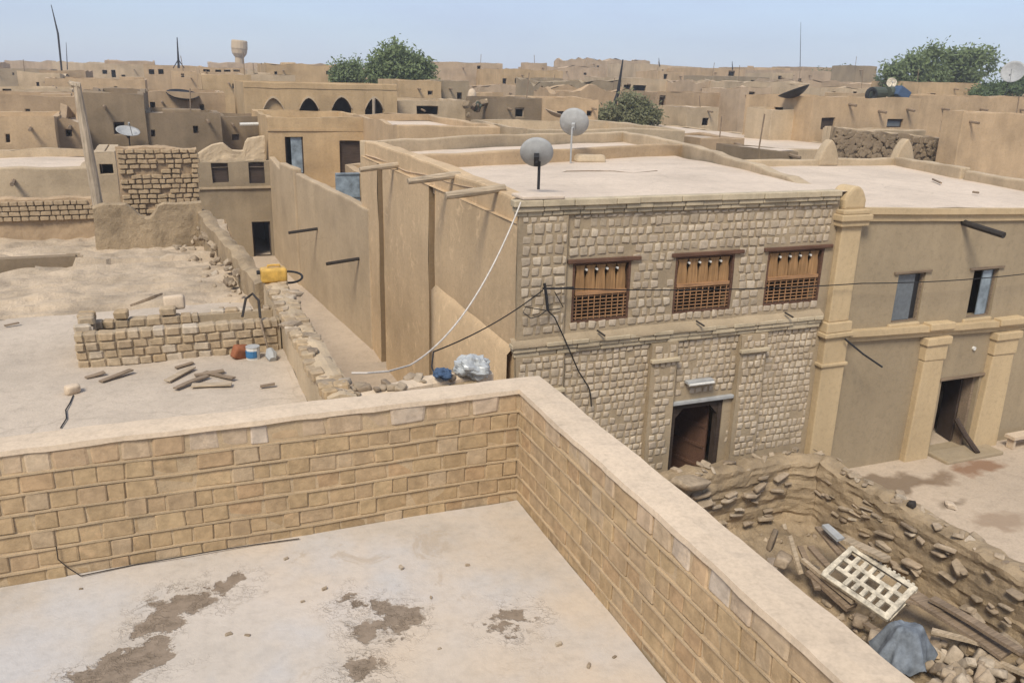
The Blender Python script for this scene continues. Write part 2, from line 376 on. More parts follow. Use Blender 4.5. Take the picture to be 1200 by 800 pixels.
# damp and dirty patches soaked into the sand of the street
bc = SAND.b.inputs['Base Color'].links[0].from_socket; geo = SAND.n('ShaderNodeNewGeometry').outputs['Position']
wn = SAND.n('ShaderNodeTexNoise'); wn.inputs['Scale'].default_value = 1.3; wn.inputs['Detail'].default_value = 6; SAND.l(geo, wn.inputs['Vector'])
off = SAND.n('ShaderNodeVectorMath'); off.operation = 'MULTIPLY_ADD'; SAND.l(wn.outputs['Color'], off.inputs[0]); off.inputs[1].default_value = (2.2, 1.6, 0); SAND.l(geo, off.inputs[2])
for (px, py, r, c) in ((1045, 565, .75, (.17, .12, .075)), (1095, 560, .5, (.19, .13, .08)), (1155, 548, .6, (.22, .12, .065)), (1115, 592, .35, (.2, .15, .1)), (1180, 610, .5, (.3, .22, .15)), (1130, 530, .5, (.25, .19, .13))):
    p = gz(px, py, 0); sc = SAND.n('ShaderNodeVectorMath'); sc.operation = 'MULTIPLY'; SAND.l(off.outputs[0], sc.inputs[0]); sc.inputs[1].default_value = (.7, 1.5, 0)
    d = SAND.n('ShaderNodeVectorMath'); d.operation = 'DISTANCE'; SAND.l(sc.outputs[0], d.inputs[0]); d.inputs[1].default_value = ((p.x+1.1)*.7, (p.y+.8)*1.5, 0)
    mk = SAND.ramp(SAND.math('ADD', SAND.math('SUBTRACT', r, d.outputs['Value']), .5), (.42, 0.0), (.75, .85)); bc = SAND.mix(mk, bc, c)
SAND.col(bc)

# ================================================================== NEAR TERRACE
ZT, ZF, PX, PY = 6.99, 6.15, 2.06, 4.93            # parapet top, floor, inner faces
m = NT('terrace_plaster')
a = m.noise(1.1, 5, .6); b_ = m.noise(.8, 4, .6, m.pos((1.3, 1, 1))); f = m.noise(14, 6, .7); q = m.noise(3.2, 6, .72, dist=.8)
base = m.ramp(a, (.3, (.37, .325, .27)), (.5, (.47, .41, .34)), (.7, (.52, .455, .385)))
base = m.mix(m.ramp(b_, (.48, 0.0), (.62, .6)), base, (.44, .43, .42))
base = m.mix(m.ramp(m.noise(.6, 4, .6), (.46, 0.0), (.62, .75)), base, (.53, .425, .31))
base = m.mix(.5, base, m.ramp(f, (.25, .72), (.55, 1.0)), 'MULTIPLY')
base = m.mix(m.ramp(q, (.60, 0.0), (.66, .5)), base, (.36, .29, .215))
geo = m.n('ShaderNodeNewGeometry').outputs['Position']
wn = m.n('ShaderNodeTexNoise'); wn.inputs['Scale'].default_value = 5.5; wn.inputs['Detail'].default_value = 5; wn.inputs['Roughness'].default_value = .65; m.l(geo, wn.inputs['Vector'])
off = m.n('ShaderNodeVectorMath'); off.operation = 'MULTIPLY_ADD'; m.l(wn.outputs['Color'], off.inputs[0]); off.inputs[1].default_value = (.5, .5, 0); m.l(geo, off.inputs[2])
stain = None
for (px, py, r) in ((212, 706, .12), (190, 733, .10), (272, 683, .06), (170, 770, .12), (130, 790, .15), (445, 708, .08), (462, 725, .10), (435, 735, .07), (425, 785, .09), (605, 722, .06), (590, 735, .03), (240, 700, .06), (410, 705, .04)):
    p = gz(px, py, ZF)
    d = m.n('ShaderNodeVectorMath'); d.operation = 'DISTANCE'; m.l(off.outputs[0], d.inputs[0]); d.inputs[1].default_value = (p.x+.25, p.y+.25, ZF)
    s_ = m.math('SUBTRACT', r, d.outputs['Value']); stain = s_ if stain is None else m.math('MAXIMUM', stain, s_)
sm = m.ramp(m.math('ADD', m.math('MULTIPLY', stain, 7.0), .5), (.36, 0.0), (.52, .88))
halo = m.ramp(m.math('ADD', m.math('MULTIPLY', stain, 3.0), .75), (.2, 0.0), (.7, 1.0))
crk = m.n('ShaderNodeTexVoronoi'); crk.feature = 'DISTANCE_TO_EDGE'; crk.inputs['Scale'].default_value = 13; m.l(off.outputs[0], crk.inputs['Vector'])
chips = m.ramp(crk.outputs['Distance'], (.0, 1.0), (.09, 0.0))
cm = m.math('MULTIPLY', m.math('MULTIPLY', chips, halo), m.ramp(q, (.42, 0.0), (.52, .5)))
base = m.mix(cm, base, (.27, .215, .155))
base = m.mix(sm, base, m.ramp(f, (.3, (.13, .095, .062)), (.6, (.22, .165, .115))))
m.col(base)
h = m.math('SUBTRACT', m.math('MULTIPLY', f, .35), m.math('MULTIPLY', sm, .8)); h = m.math('SUBTRACT', h, m.math('MULTIPLY', cm, 1.0)); h = m.math('ADD', h, m.math('MULTIPLY', q, .5))
m.bump(h, .55, .02)
fl = MB(); panel(fl, (-6, -3, ZF), (1, 0, 0), (0, 1, 0), (0, 0, 1), 6+PX, 3+PY, (), 0, .12)
nb = thing('terrace_house', 'near house whose pale worn plaster terrace fills the bottom of the picture', 'house', (-2, 1, 0))
fl.build('terrace_floor', 'terrace_plaster', nb, amp=.012, nsc=1.5, smooth=True)
ow = MB(); OX, OY = PX+.235, PY+.215
ow.box((-6, -3, -.1), (OX-.004, OY-.004, ZF-.06)); ow.build('outer_wall', 'mud_tan', nb)
# small crumbs of plaster lying on the terrace
rnd = random.Random(41)
for (px, py) in ((548, 662), (470, 665), (690, 780), (655, 755), (505, 700), (95, 690), (285, 635), (335, 655), (290, 745), (268, 744), (720, 770), (380, 690), (515, 760), (355, 705)):
    p = gz(px, py, ZF); s_ = rnd.uniform(.008, .02)
    o = inst('plaster_crumb', SLATE[rnd.randrange(6)], nb, (p.x, p.y, ZF+s_*.3), (0, 0, rnd.uniform(0, 3)), (s_*2, s_, s_))

def course_wall(root, along, fixed, t0, t1, z0, zs, flip, top_h):
    """bricks one by one; along = 'x' or 'y'; the visible face looks to -Y / -X at coordinate `fixed`"""
    rnd = random.Random(hash(along) % 7 + 3 if False else (11 if along == 'x' else 12))
    for ci, (zlo, zhi) in enumerate(zs):
        top = ci == len(zs)-1; t = t0 - rnd.uniform(0, .12)
        while t < t1:
            L = rnd.choice((.10, .12, .13, .145, .15, .17, .21)) * (1.12 if top else 1); e = min(t+L, t1)
            if e-t > .03:
                c = (t+e)/2; dz = rnd.uniform(-.006, .006); hh = zhi-zlo-.012; dp = .08; out = rnd.uniform(.004, .016)
                sc = (e-t-.010, dp, hh); rz = rnd.uniform(-.02, .02); me = (BR_TOP if top else BR_TAN)[rnd.randrange(8)]
                loc = (c, fixed+dp/2-out, (zlo+zhi)/2+dz)
                if along == 'y': loc = (fixed+dp/2-out, c, (zlo+zhi)/2+dz); rz += PI/2
                inst('brick', me, root, loc, (rnd.uniform(-.03, .03), rnd.uniform(-.02, .02), rz), sc)
            t = e
zl = [ZF-.02, 6.225, 6.345, 6.465, 6.585, 6.705, 6.825, 6.962]
zs = list(zip(zl, zl[1:]))
def parapet(name, label, along):
    if along == 'x':
        root = thing(name, label, 'parapet', (-2, PY, ZF)); c = MB(); c.box((-6, PY+.008, ZF-.05), (PX+.02, OY-.01, 6.955))
        c.build('mortar_core', 'mortar_brown', root, amp=0)
        course_wall(root, 'x', PY+.012, -1.9, PX-.01, 0, zs, 1, .13)
    else:
        root = thing(name, label, 'parapet', (PX, 1, ZF)); c = MB(); c.box((PX+.009, -3, ZF-.05), (OX-.01, OY-.011, 6.953))
        c.build('mortar_core', 'mortar_brown', root)
        course_wall(root, 'y', PX+.012, 1.05, PY+.005, 0, zs, 1, .13)
    for z in zl[1:-1]:                               # raised mortar beds between the courses
        m = MB(); n = 70; t0, t1 = ((-6, PX) if along == 'x' else (-1, PY))
        for k in range(n):
            a, b = t0+(t1-t0)*k/n, t0+(t1-t0)*(k+1)/n
            if along == 'x': m.box((a, PY-.006, z-.006), (b, PY+.05, z+.006))
            else: m.box((PX-.006, a, z-.006), (PX+.05, b, z+.006))
        m.build('mortar_bed', 'mortar_brown', root, weld=True, rough=lambda p: Vector((0, 0, noise.noise(p*1.3)*.012+noise.noise(p*7)*.004)))
    m = MB(); n = 120                                # pale mud coping, uneven along its lower inner edge
    if along == 'x':
        t0, t1 = -6, OX
        for k in range(n):
            a, b = t0+(t1-t0)*k/n, t0+(t1-t0)*(k+1)/n
            for (p, q) in (((PY-.012, 6.957), (PY-.008, 6.987)), ((PY-.008, 6.987), (PY+.1, 6.992)), ((PY+.1, 6.992), (OY-.005, 6.987)), ((OY-.005, 6.987), (OY, 6.957)), ((OY, 6.957), (OY, 6.0))):
                m.quad((a, p[0], p[1]), (b, p[0], p[1]), (b, q[0], q[1]), (a, q[0], q[1]))
            m.quad((b, PY-.012, 6.957), (a, PY-.012, 6.957), (a, PY+.1, 6.95), (b, PY+.1, 6.95))
    else:
        t0, t1 = -3, PY+.05
        for k in range(n):
            a, b = t0+(t1-t0)*k/n, t0+(t1-t0)*(k+1)/n
            for (p, q) in (((PX-.012, 6.957), (PX-.008, 6.987)), ((PX-.008, 6.987), (PX+.1, 6.995)), ((PX+.1, 6.995), (OX-.005, 6.99)), ((OX-.005, 6.99), (OX, 6.96)), ((OX, 6.96), (OX, 6.0))):
                m.quad((p[0], b, p[1]), (p[0], a, p[1]), (q[0], a, q[1]), (q[0], b, q[1]))
            m.quad((PX-.012, a, 6.957), (PX-.012, b, 6.957), (PX+.1, b, 6.95), (PX+.1, a, 6.95))
    def rg(p):
        k = .75 if p.z > 6.9 else 0
        return Vector((noise.noise(p*3.1)*.012+noise.noise(p*11)*.006, noise.noise(p*2.7+Vector((5, 0, 0)))*.012+noise.noise(p*12)*.006, (noise.noise(p*2.3)*.012+noise.noise(p*9)*.006 - (.02*max(0, noise.noise(Vector((p.x*4, p.y*4, 0))+Vector((9, 0, 0)))) if p.z < 6.96 else 0))))*k
    m.build('coping', 'coping', root, weld=True, rough=rg)
    return root
parapet('brick_parapet', 'tan brick terrace parapet with pale coping running across to the left edge', 'x')
parapet('brick_parapet', 'tan brick terrace parapet with pale coping receding from the bottom right to the corner', 'y')
wc = [gy(66, 640, PY-.02), gy(68, 655, PY-.02), gy(80, 665, PY-.03)] + [Vector((gz(px, py, ZF+.012).x, PY-.035+.012*math.sin(px*.05), ZF+.012+.015*max(0, math.sin(px*.035)))) for px, py in ((95, 672), (125, 665), (160, 660), (200, 652), (250, 645), (300, 636), (350, 628))]
tag(MB().tube(wc, .0035, 5).build('floor_cable', 'pipe_dark'), 'thin dark cable lying along the foot of the left terrace parapet', 'cable')
# ================================================================== MAIN STONE-FACED HOUSE
FY, SX = 14.4, 5.88
BLc, BRc, FRc = (5.93, 28.3), (18.4, 32.6), (13.45, 14.4)
main = thing('stone_fronted_house', 'large two storey mud house with grey stone facade and three latticed windows', 'house', (9.5, FY, 0))
wins = [(672, 308, 735, 380), (793, 300, 854, 370), (901, 293, 957, 358)]
WH = []
for (a, b, c, d) in wins:
    p, q = gy(a, b, FY), gy(c, d, FY); WH.append((p.x, q.x, max(q.z, 4.36), p.z))
WH = [(w_[0], w_[1], 4.38, 5.60) for w_ in WH]
DH = (9.62, 10.93, 0, 2.30)
mb = MB()
hs = [(w_[0]-SX, w_[1]-SX, w_[2]+.1, w_[3]+.1) for w_ in WH] + [(DH[0]-SX, DH[1]-SX, .1, DH[3]+.1)]
panel(mb, (SX, FY, -.1), (1, 0, 0), (0, 0, 1), (0, -1, 0), FRc[0]-SX, 6.75, hs, .32, .5)
mb.build('front_wall', 'mortar_grey', main, amp=.018, nsc=1.2)
# side wall along the alley, in three flats divided by dark chases; shoulder at z 6.42, parapet set back above
ZS = 6.42
s_ = MB()
def swall(x, y0, y1, z0, z1): panel(s_, (x, y1, z0), (0, -1, 0), (0, 0, 1), (-1, 0, 0), y1-y0, z1-z0, (), 0, .5)
swall(SX, FY, 19.75, -.1, ZS); swall(SX-.02, 20.3, 25.2, -.1, ZS); swall(SX-.03, 25.85, 28.3, -.1, ZS)
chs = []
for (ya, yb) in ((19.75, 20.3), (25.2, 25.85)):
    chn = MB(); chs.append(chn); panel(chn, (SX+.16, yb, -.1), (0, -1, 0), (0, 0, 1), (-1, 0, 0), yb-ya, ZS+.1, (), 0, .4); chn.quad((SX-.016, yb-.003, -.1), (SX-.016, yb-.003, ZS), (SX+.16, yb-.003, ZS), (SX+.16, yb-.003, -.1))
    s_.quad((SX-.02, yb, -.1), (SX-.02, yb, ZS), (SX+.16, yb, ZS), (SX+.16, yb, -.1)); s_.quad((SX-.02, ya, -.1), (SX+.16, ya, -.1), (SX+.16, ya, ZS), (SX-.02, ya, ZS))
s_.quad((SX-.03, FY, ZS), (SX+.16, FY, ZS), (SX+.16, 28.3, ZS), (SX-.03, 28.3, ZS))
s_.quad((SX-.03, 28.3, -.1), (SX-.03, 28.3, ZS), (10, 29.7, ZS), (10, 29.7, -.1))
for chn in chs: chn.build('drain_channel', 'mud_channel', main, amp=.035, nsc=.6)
s_.quad((10, 29.7, -.1), (10, 29.7, ZS), (18.4, 32.6, ZS), (18.4, 32.6, -.1)); s_.quad((18.4, 32.6, -.1), (18.4, 32.6, ZS), (13.6, 14.42, ZS), (13.6, 14.42, -.1))
bm_ = MB(); bm_.box((SX+.3, FY+3.2, -.1), (13.6, FY+3.4, 6.3)); bm_.build('light_block_wall', 'mud_brown', main)  # added behind the facade to stop daylight leaking in behind the windows
s_.build('side_wall', 'mud_side', main, amp=.035, nsc=.6)
# lower thickening of the side wall with a sloped ledge, continuing the facade's cornice
l_ = MB(); 
for k in range(14):
    a, b = FY+k*5.3/14, FY+(k+1)*5.3/14
    l_.quad((SX-.14, b, -.1), (SX-.14, a, -.1), (SX-.14, a, 3.86), (SX-.14, b, 3.86)); l_.quad((SX-.14, b, 3.86), (SX-.14, a, 3.86), (SX, a, 4.0), (SX, b, 4.0))
l_.quad((SX-.14, FY+5.3, -.1), (SX-.14, FY+5.3, 3.86), (SX, FY+5.3, 4.0), (SX, FY+5.3, -.1))
l_.build('wall_plinth', 'mud_side', main, weld=True, amp=.05, nsc=.9, smooth=True)
# roof: parapets and cross walls
def wallrun(mb, pts, th, z0, zt, left=True, step=.6):
    """wall of thickness th to the left of the path; zt may be a list per point"""
    zts = zt if isinstance(zt, (list, tuple)) else [zt]*len(pts); P = []; Z = []
    for (a, b, za, zb_) in zip(pts, pts[1:], zts, zts[1:]):
        a, b = Vector((*a, 0)), Vector((*b, 0)); n = max(1, int((b-a).length/step))
        for k in range(n): P.append(a.lerp(b, k/n)); Z.append(za+(zb_-za)*k/n)
    P.append(Vector((*pts[-1], 0))); Z.append(zts[-1]); L = []
    for i, p in enumerate(P):
        d = (P[min(i+1, len(P)-1)]-P[max(i-1, 0)]).normalized(); nrm = Vector((-d.y, d.x, 0))*(1 if left else -1)
        L.append((p+Vector((0, 0, z0)), p+Vector((0, 0, Z[i])), p+nrm*th+Vector((0, 0, Z[i])), p+nrm*th+Vector((0, 0, z0))))
    for a, b in zip(L, L[1:]):
        for k in range(3): mb.quad(a[k], b[k], b[k+1], a[k+1]) if not left else mb.quad(b[k], a[k], a[k+1], b[k+1])
    for e in (L[0], L[-1]): mb.quad(*e)
    return mb
def wallthing(mb, name, mat, parent, bevel=.05, amp=.03, rough=.05):
    return mb.build(name, mat, parent, weld=True, bevel=bevel, amp=amp, nsc=.8, rough=lambda p: Vector((0, 0, rough*noise.noise(p*.9))))
RZ = 6.55
wallthing(wallrun(MB(), [(SX+.1, FY+.35), (SX+.1, 16.5), (SX+.12, 22), (5.98, 28.35)], .42, ZS-.2, [6.80, 6.87, 6.94, 6.92], left=False), 'side_parapet', 'mud_side', main)
wallthing(wallrun(MB(), [(6.5, 23.35), (12, 24.75), (17.3, 26.45)], .3, RZ-.3, 6.90), 'roof_cross_wall', 'mud_tan', main)
wallthing(wallrun(MB(), [(5.95, 28.0), (12, 30.7), BRc], .3, 3, 6.92), 'back_parapet', 'mud_buff', main)
wallthing(wallrun(MB(), [(13.72, 14.55), (14.5, 17), (17.45, 26.4), BRc], .35, 5.2, [6.62, 6.84, 6.92, 6.9], left=True), 'dividing_parapet', 'mud_buff', main)
r_ = MB(); n = 16
def rp(u, v):
    a = Vector((SX+.1, FY-.02, 0)).lerp(Vector((13.72, FY-.02, 0)), u); b = Vector((5.95, 28.3, 0)).lerp(Vector((18.4, 32.6, 0)), u); p = a.lerp(b, v); p.z = 6.83-min(1, v*1.7)*.33; return p
for i in range(n):
    for j in range(30): r_.quad(rp(i/n, j/30), rp((i+1)/n, j/30), rp((i+1)/n, (j+1)/30), rp(i/n, (j+1)/30))
r_.build('roof', 'roof_pale', main, weld=True, amp=.05, nsc=.5, smooth=True)
b_ = MB(); b_.box((5.9, FY-.17, 6.87), (6.75, FY+.42, 6.93)); b_.build('corner_slab', 'roof_pale', main, weld=True, bevel=.02, amp=.02, nsc=2)
p = gz(690, 187, 6.55); b_ = MB(); b_.box((p.x-.5, p.y-.25, 6.4), (p.x+.55, p.y+.35, 6.72)); b_.build('roof_hump', 'mud_buff', main, weld=True, bevel=.16, seg=3, amp=.08, nsc=1.5, smooth=True)
# cornices: projecting courses made of stone slabs laid end to end
def cornice(root, x0, x1, y, z, d, h, seed, mat='cornice_stone', L=(.3, .6)):
    rnd = random.Random(seed); t = x0
    while t < x1-.02:
        e = min(t+rnd.uniform(*L), x1)
        if x1-e < .12: e = x1
        m = MB(); dd = d+rnd.uniform(-.015, .015); m.box((t+.004, y-dd, z+rnd.uniform(-.006, .006)), (e-.004, y+.05, z+h))
        m.build('cornice_stone', mat, root, bevel=.014, seg=1, amp=.006, nsc=5); t = e
for (x0, x1) in ((SX-.06, 13.34),):
    cornice(main, x0-.08, x1, FY, 6.74, .17, .125, 1, L=(.5, 1.1)); cornice(main, x0-.04, x1, FY, 6.645, .12, .088, 2); cornice(main, x0, x1, FY, 6.555, .07, .083, 3, L=(.18, .4))
cornice(main, SX-.1, 13.3, FY, 3.99, .15, .09, 4); cornice(main, SX-.06, 13.3, FY, 3.90, .11, .085, 5); cornice(main, SX-.03, 13.3, FY, 3.80, .07, .09, 6)
sl_ = MB(); 
for k in range(30):
    a, b = SX-.1+k*(13.3-SX+.1)/30, SX-.1+(k+1)*(13.3-SX+.1)/30
    sl_.quad((a, FY-.145, 4.085), (b, FY-.145, 4.085), (b, FY+.01, 4.2), (a, FY+.01, 4.2)); sl_.quad((a, FY-.145, 4.02), (b, FY-.145, 4.02), (b, FY-.145, 4.085), (a, FY-.145, 4.085))
sl_.build('sill_slope', 'mortar_grey', main, weld=True, amp=.03, nsc=1.6, smooth=True)
# shallow pilasters of the lower storey and the raised corner pier
def pier(root, x0, x1, z0, z1, d, mat, y=FY, cap=0):
    m = MB(); panel(m, (x0, y-d, z0), (1, 0, 0), (0, 0, 1), (0, -1, 0), x1-x0, z1-z0, (), 0, .4)
    m.quad((x0, y, z0), (x0, y-d, z0), (x0, y-d, z1), (x0, y, z1)); m.quad((x1, y-d, z0), (x1, y, z0), (x1, y, z1), (x1, y-d, z1)); m.quad((x0, y-d, z1), (x1, y-d, z1), (x1, y, z1), (x0, y, z1))
    return m.build('pilaster', mat, root, weld=True, amp=.012, nsc=2)
PIERS = [(SX, 6.92, .10), (8.93, 9.55, .12), (11.16, 11.85, .12)]
for (a, b, d) in PIERS: pier(main, a, b, -.1, 3.8, d, 'mortar_grey')
pier(main, SX, 6.9, 4.15, 6.55, .06, 'mortar_grey')
for (a, b, d) in PIERS[1:]:
    m = MB(); m.box((a-.03, FY-d-.09, 3.40), (b+.03, FY-d+.02, 3.48)); m.build('pilaster_band', 'cornice_stone', main, bevel=.012, seg=1)
m = MB(); m.box((SX-.03, FY-.2, 3.02), (6.93, FY-.08, 3.10)); m.build('pilaster_band', 'cornice_stone', main, bevel=.012, seg=1)
# facing stones
rnd = random.Random(21); stones = []
def blocked(x, z):
    if any(w_[0]-.08 < x < w_[1]+.08 and w_[2]-.04 < z < w_[3]+.13 for w_ in WH): return True
    return DH[0]-.18 < x < DH[1]+.18 and z < DH[3]+.2
def rows(x0, x1, z0, z1, d, hmin, hmax, wmin, wmax):
    z = z0
    while z < z1-.06:
        h = min(rnd.uniform(hmin, hmax), z1-z); t = x0+rnd.uniform(0, .1)
        while t < x1-.05:
            L = min(rnd.uniform(wmin, wmax), x1-t); cx, cz = t+L/2, z+h/2
            if L > .06 and not blocked(cx, cz) and rnd.random() > .04:
                k = rnd.uniform(.6, .86)
                stones.append((cx, FY-d+rnd.uniform(.020, .034), cz, L*k, .09, h*rnd.uniform(.66, .88), rnd.uniform(-.06, .06)))
            t += L
        z += h
rows(6.95, 13.28, 4.24, 6.54, 0, .165, .205, .14, .25); rows(5.93, 6.88, 4.24, 6.54, .06, .17, .23, .15, .28)
prev = 6.93
for (a, b, d) in PIERS[1:]+[(13.3, 0, 0)]:
    rows(prev, a, .9, 3.79, 0, .145, .185, .13, .22)
    if b: rows(a+.02, b-.02, .9, 3.79, d, .145, .185, .13, .22); prev = b
rows(5.9, 6.9, .9, 3.79, .10, .14, .2, .13, .24)
vis = []
for s0 in stones:
    px, py = pj(s0[:3]); lim = 447+(px-640)*.815
    vis.append(((0 if py < lim else 1), -(s0[3]*s0[5])/(Vector(s0[:3])-CAM).length_squared, s0))
vis.sort(key=lambda t: t[:2])
for k, (_, _, s0) in enumerate(vis):
    if k < 300: inst('stone', STONE[k % 24], main, s0[:3], (0, s0[6], 0), s0[3:6])
jm = MB()
for k, (_, _, s0) in enumerate(vis[300:]):
    me = STONE[k % 24]; mt = Matrix.Translation(s0[:3]) @ Matrix.Rotation(s0[6], 4, 'Y') @ Matrix.Diagonal((*s0[3:6], 1))
    jm.add([mt @ v.co for v in me.vertices], [tuple(p.vertices) for p in me.polygons])
tag(jm.build('facing_stones', 'stone_face_joined', main, smooth=True), kind='stuff')
# latticed windows
for wi, (x0, x1, z0, z1) in enumerate(WH):
    fm = frame_mb(x0, x1, z0, z1, FY+.06, .045, .12); fr = fm.build('window', 'wood_lintel', main)
    m = MB(); m.box((x0-.13, FY-.07, z1+.0), (x1+.19, FY+.2, z1+.075)); m.build('lintel', 'wood_lintel', fr, bevel=.01, seg=1, amp=.01, nsc=3)
    zm = z0+.56
    m = MB(); m.box((x0+.07, FY+.0, zm), (x1-.07, FY+.1, zm+.07)); m.build('rail', 'wood_lattice', fr)
    nb_ = 5; bw = (x1-x0-.14)/nb_
    for k in range(nb_):                                  # carved boards with waisted sides
        a = x0+.07+k*bw; m = MB(); pts = []
        prof = [(0, .47), (.12, .465), (.3, .43), (.44, .34), (.52, .37), (.6, .46)]
        hh = z1-.07-zm-.07
        L = [(a+bw/2-(.5-.5+q)*bw, zm+.07+t/.6*hh) for t, q in prof]; Rr = [(a+bw/2+q*bw, zm+.07+t/.6*hh) for t, q in prof]
        poly = [(x, FY+.05, z) for x, z in Rr] + [(x, FY+.05, z) for x, z in reversed(L)]
        m.prism(poly, (0, -.03, 0)); m.build('carved_board', 'wood_shutter', fr)
    for k in range(1, nb_):
        a = x0+.07+k*bw; m = MB(); m.tube([(a, FY+.06, z1-.15), (a, FY+.0, z1-.15)], .024, 8); m.build('pale_boss', 'paint_white', fr)
    nvt, nh = 9, 7; X0, X1, Z0, Z1 = x0+.045, x1-.045, z0+.06, zm
    for k in range(nvt):
        a = X0+(k+.5)*(X1-X0)/nvt; m = MB(); m.box((a-.009, FY+.016, Z0), (a+.009, FY+.03, Z1)); m.build('lattice_bar', 'wood_lattice', fr)
    for k in range(nh):
        a = Z0+(k+.5)*(Z1-Z0)/nh; m = MB(); m.box((X0, FY+.03, a-.009), (X1, FY+.044, a+.009)); m.build('lattice_bar', 'wood_lattice', fr)
    m = MB(); m.tube([(x0+.55, FY-.1, 4.22), (x0+.62, FY-.3, 4.16)], .022, 6); m.build('drain_stub', 'pipe_dark', main)
# door
dr = MB(); x0, x1, z1 = DH[0], DH[1], DH[3]
dr.box((x0, FY+.02, 0), (x0+.1, FY+.2, z1)); dr.box((x1-.1, FY+.02, 0), (x1, FY+.2, z1)); dr.box((x0+.1, FY+.022, z1-.1), (x1-.1, FY+.198, z1))
for sx in (0, 1):
    X = x0+.1 if sx == 0 else x1-.1; s = 1 if sx == 0 else -1
    dr.prism([(X, FY+.05, z1-.1), (X, FY+.05, z1-.34), (X+s*.22, FY+.05, z1-.1)][::s], (0, -.1, 0))
df = dr.build('door', 'wood_dark', main)
T = Matrix.Translation((x1-.12, FY+.3, 0)) @ Matrix.Rotation(math.radians(108), 4, 'Z')
m = MB(); m.box((0, 0, .02), (1.0, .05, z1-.14), T); lf = m.build('door_leaf', 'wood_lintel', df)
for z in (.5, 1.0, 1.5, 1.95): m = MB(); m.box((.04, .05, z), (.96, .075, z+.07), T); m.build('door_rail', 'wood_lintel', lf)
m = MB(); m.box((x0-.12, FY-.08, z1+.03), (x1+.22, FY+.1, z1+.11)); m.build('door_lintel', 'metal_grey', main, bevel=.01, seg=1)
m = MB(); m.box((x0-.13, FY-.03, 0), (x0-.02, FY+.02, z1+.02)); m.build('door_jamb', 'coping', main, amp=.01)
p = gy(821, 447, FY-.15); t = thing('lamp_fitting', 'white fluorescent lamp fitting on the stone facade above the door', 'lamp', (p.x, FY-.1, p.z))
m = MB(); m.box((p.x-.33, FY-.17, p.z-.035), (p.x+.33, FY-.03, p.z+.03)); m.build('housing', 'metal_grey', t, bevel=.01)
MB().tube([(p.x-.31, FY-.2, p.z-.03), (p.x+.31, FY-.2, p.z-.03)], .03, 8).build('tube', 'paint_white', t)
m = MB(); m.box((p.x-.06, FY-.05, p.z-.02), (p.x+.06, FY+.02, p.z+.02)); m.build('bracket', 'metal_dark', t)
# wooden water spouts along the alley wall
for (px, py, qx, qy) in ((462, 194, 422, 198), (527, 206, 480, 212), (578, 222, 518, 232)):
    a = gx(px, py, SX); dirn = gy(qx, qy, a.y-.1)
    e = Vector((a.x-1.0, a.y-.05, a.z-.10)); s = (e-a).normalized()
    m = MB(); m.tube([a+Vector((.25, 0, .02)), a, a.lerp(e, .5), e], [.085, .085, .08, .07], 8); m.build('water_spout', 'wood_pale', main, amp=.015, nsc=4)
# electricity bracket, coil and cables on the facade
p = gy(640, 355, FY-.2); t = thing('cable_bracket', 'black iron cable bracket with a loop of wire at the facade corner', 'bracket', (p.x, FY-.1, p.z-.3))
Y = FY-.22
G = lambda x, y: gy(x, y, Y)
MB().tube([G(638, 332), G(640, 345), G(642, 364)], .03, 6).build('iron_bar', 'metal_dark', t)
MB().tube([G(636, 338), G(655, 338), G(672, 337)], .022, 6).build('insulator_bar', 'metal_dark', t)
MB().tube([G(641, 364), G(630, 362), G(616, 360), G(613, 366), G(622, 373), G(632, 370), G(641, 363), G(655, 362), G(660, 360), G(650, 342)], .010, 5).build('wire_loop', 'cable_black', t)
tag(MB().tube([G(642, 364), G(650, 372), G(656, 385), G(662, 398), gy(668, 412, FY-.26), gy(678, 435, FY-.14), gy(690, 454, FY-.12), gy(692, 462, FY-.12), gy(693, 476, FY-.12)], .014, 5).build('hanging_cable', 'cable_black'), 'black cable dangling down the stone facade below the bracket', 'cable')
def sag(a, b, s, n=24): a, b = Vector(a), Vector(b); return [a.lerp(b, k/n)-Vector((0, 0, s*4*(k/n)*(1-k/n))) for k in range(n+1)]
tag(MB().tube(sag(G(655, 338), gy(1010, 332, FY-.3), .08)+sag(gy(1010, 332, FY-.3), gy(1330, 300, FY-.3), .18)[1:], .012, 5).build('facade_cable', 'cable_black'), 'thin dark wire stretched along both street facades', 'cable')
# ================================================================== RIGHT PLASTERED HOUSE
rt = thing('plastered_house', 'plain grey-brown plastered house with ochre pilasters at the right edge', 'house', (18, FY, 0))
RT = 6.42
def hole(px0, py0, px1, py1, Y=FY): p, q = gy(px0, py0, Y), gy(px1, py1, Y); return [p.x, q.x, q.z, p.z]
w1 = [16.15, 16.95, 3.98, 5.0]; w2 = [18.35, 19.12, 3.95, 5.0]
a, b = gy(1065, 348, FY), gy(1151, 343, FY)
w1 = [a.x-.42, a.x+.42, a.z-.62, a.z+.58]; w2 = [b.x-.42, b.x+.42, b.z-.62, b.z+.6]
d0 = gy(1108, 445, FY); d1 = gy(1150, 441, FY); dh = [d0.x-.12, d1.x-.05, 0.0, d0.z]
X0, X1 = 13.4, 22.6
mb = MB(); panel(mb, (X0, FY, -.1), (1, 0, 0), (0, 0, 1), (0, -1, 0), X1-X0, RT+.1-.1, [(h[0]-X0, h[1]-X0, h[2]+.1, h[3]+.1) for h in (w1, w2, dh)], .38, .5)
mb.quad((X1, FY, -.1), (25.2, 24.2, -.1), (25.2, 24.2, RT), (X1, FY, RT)); mb.quad((25.2, 24.2, -.1), (17, 24.2, -.1), (17, 24.2, RT), (25.2, 24.2, RT))
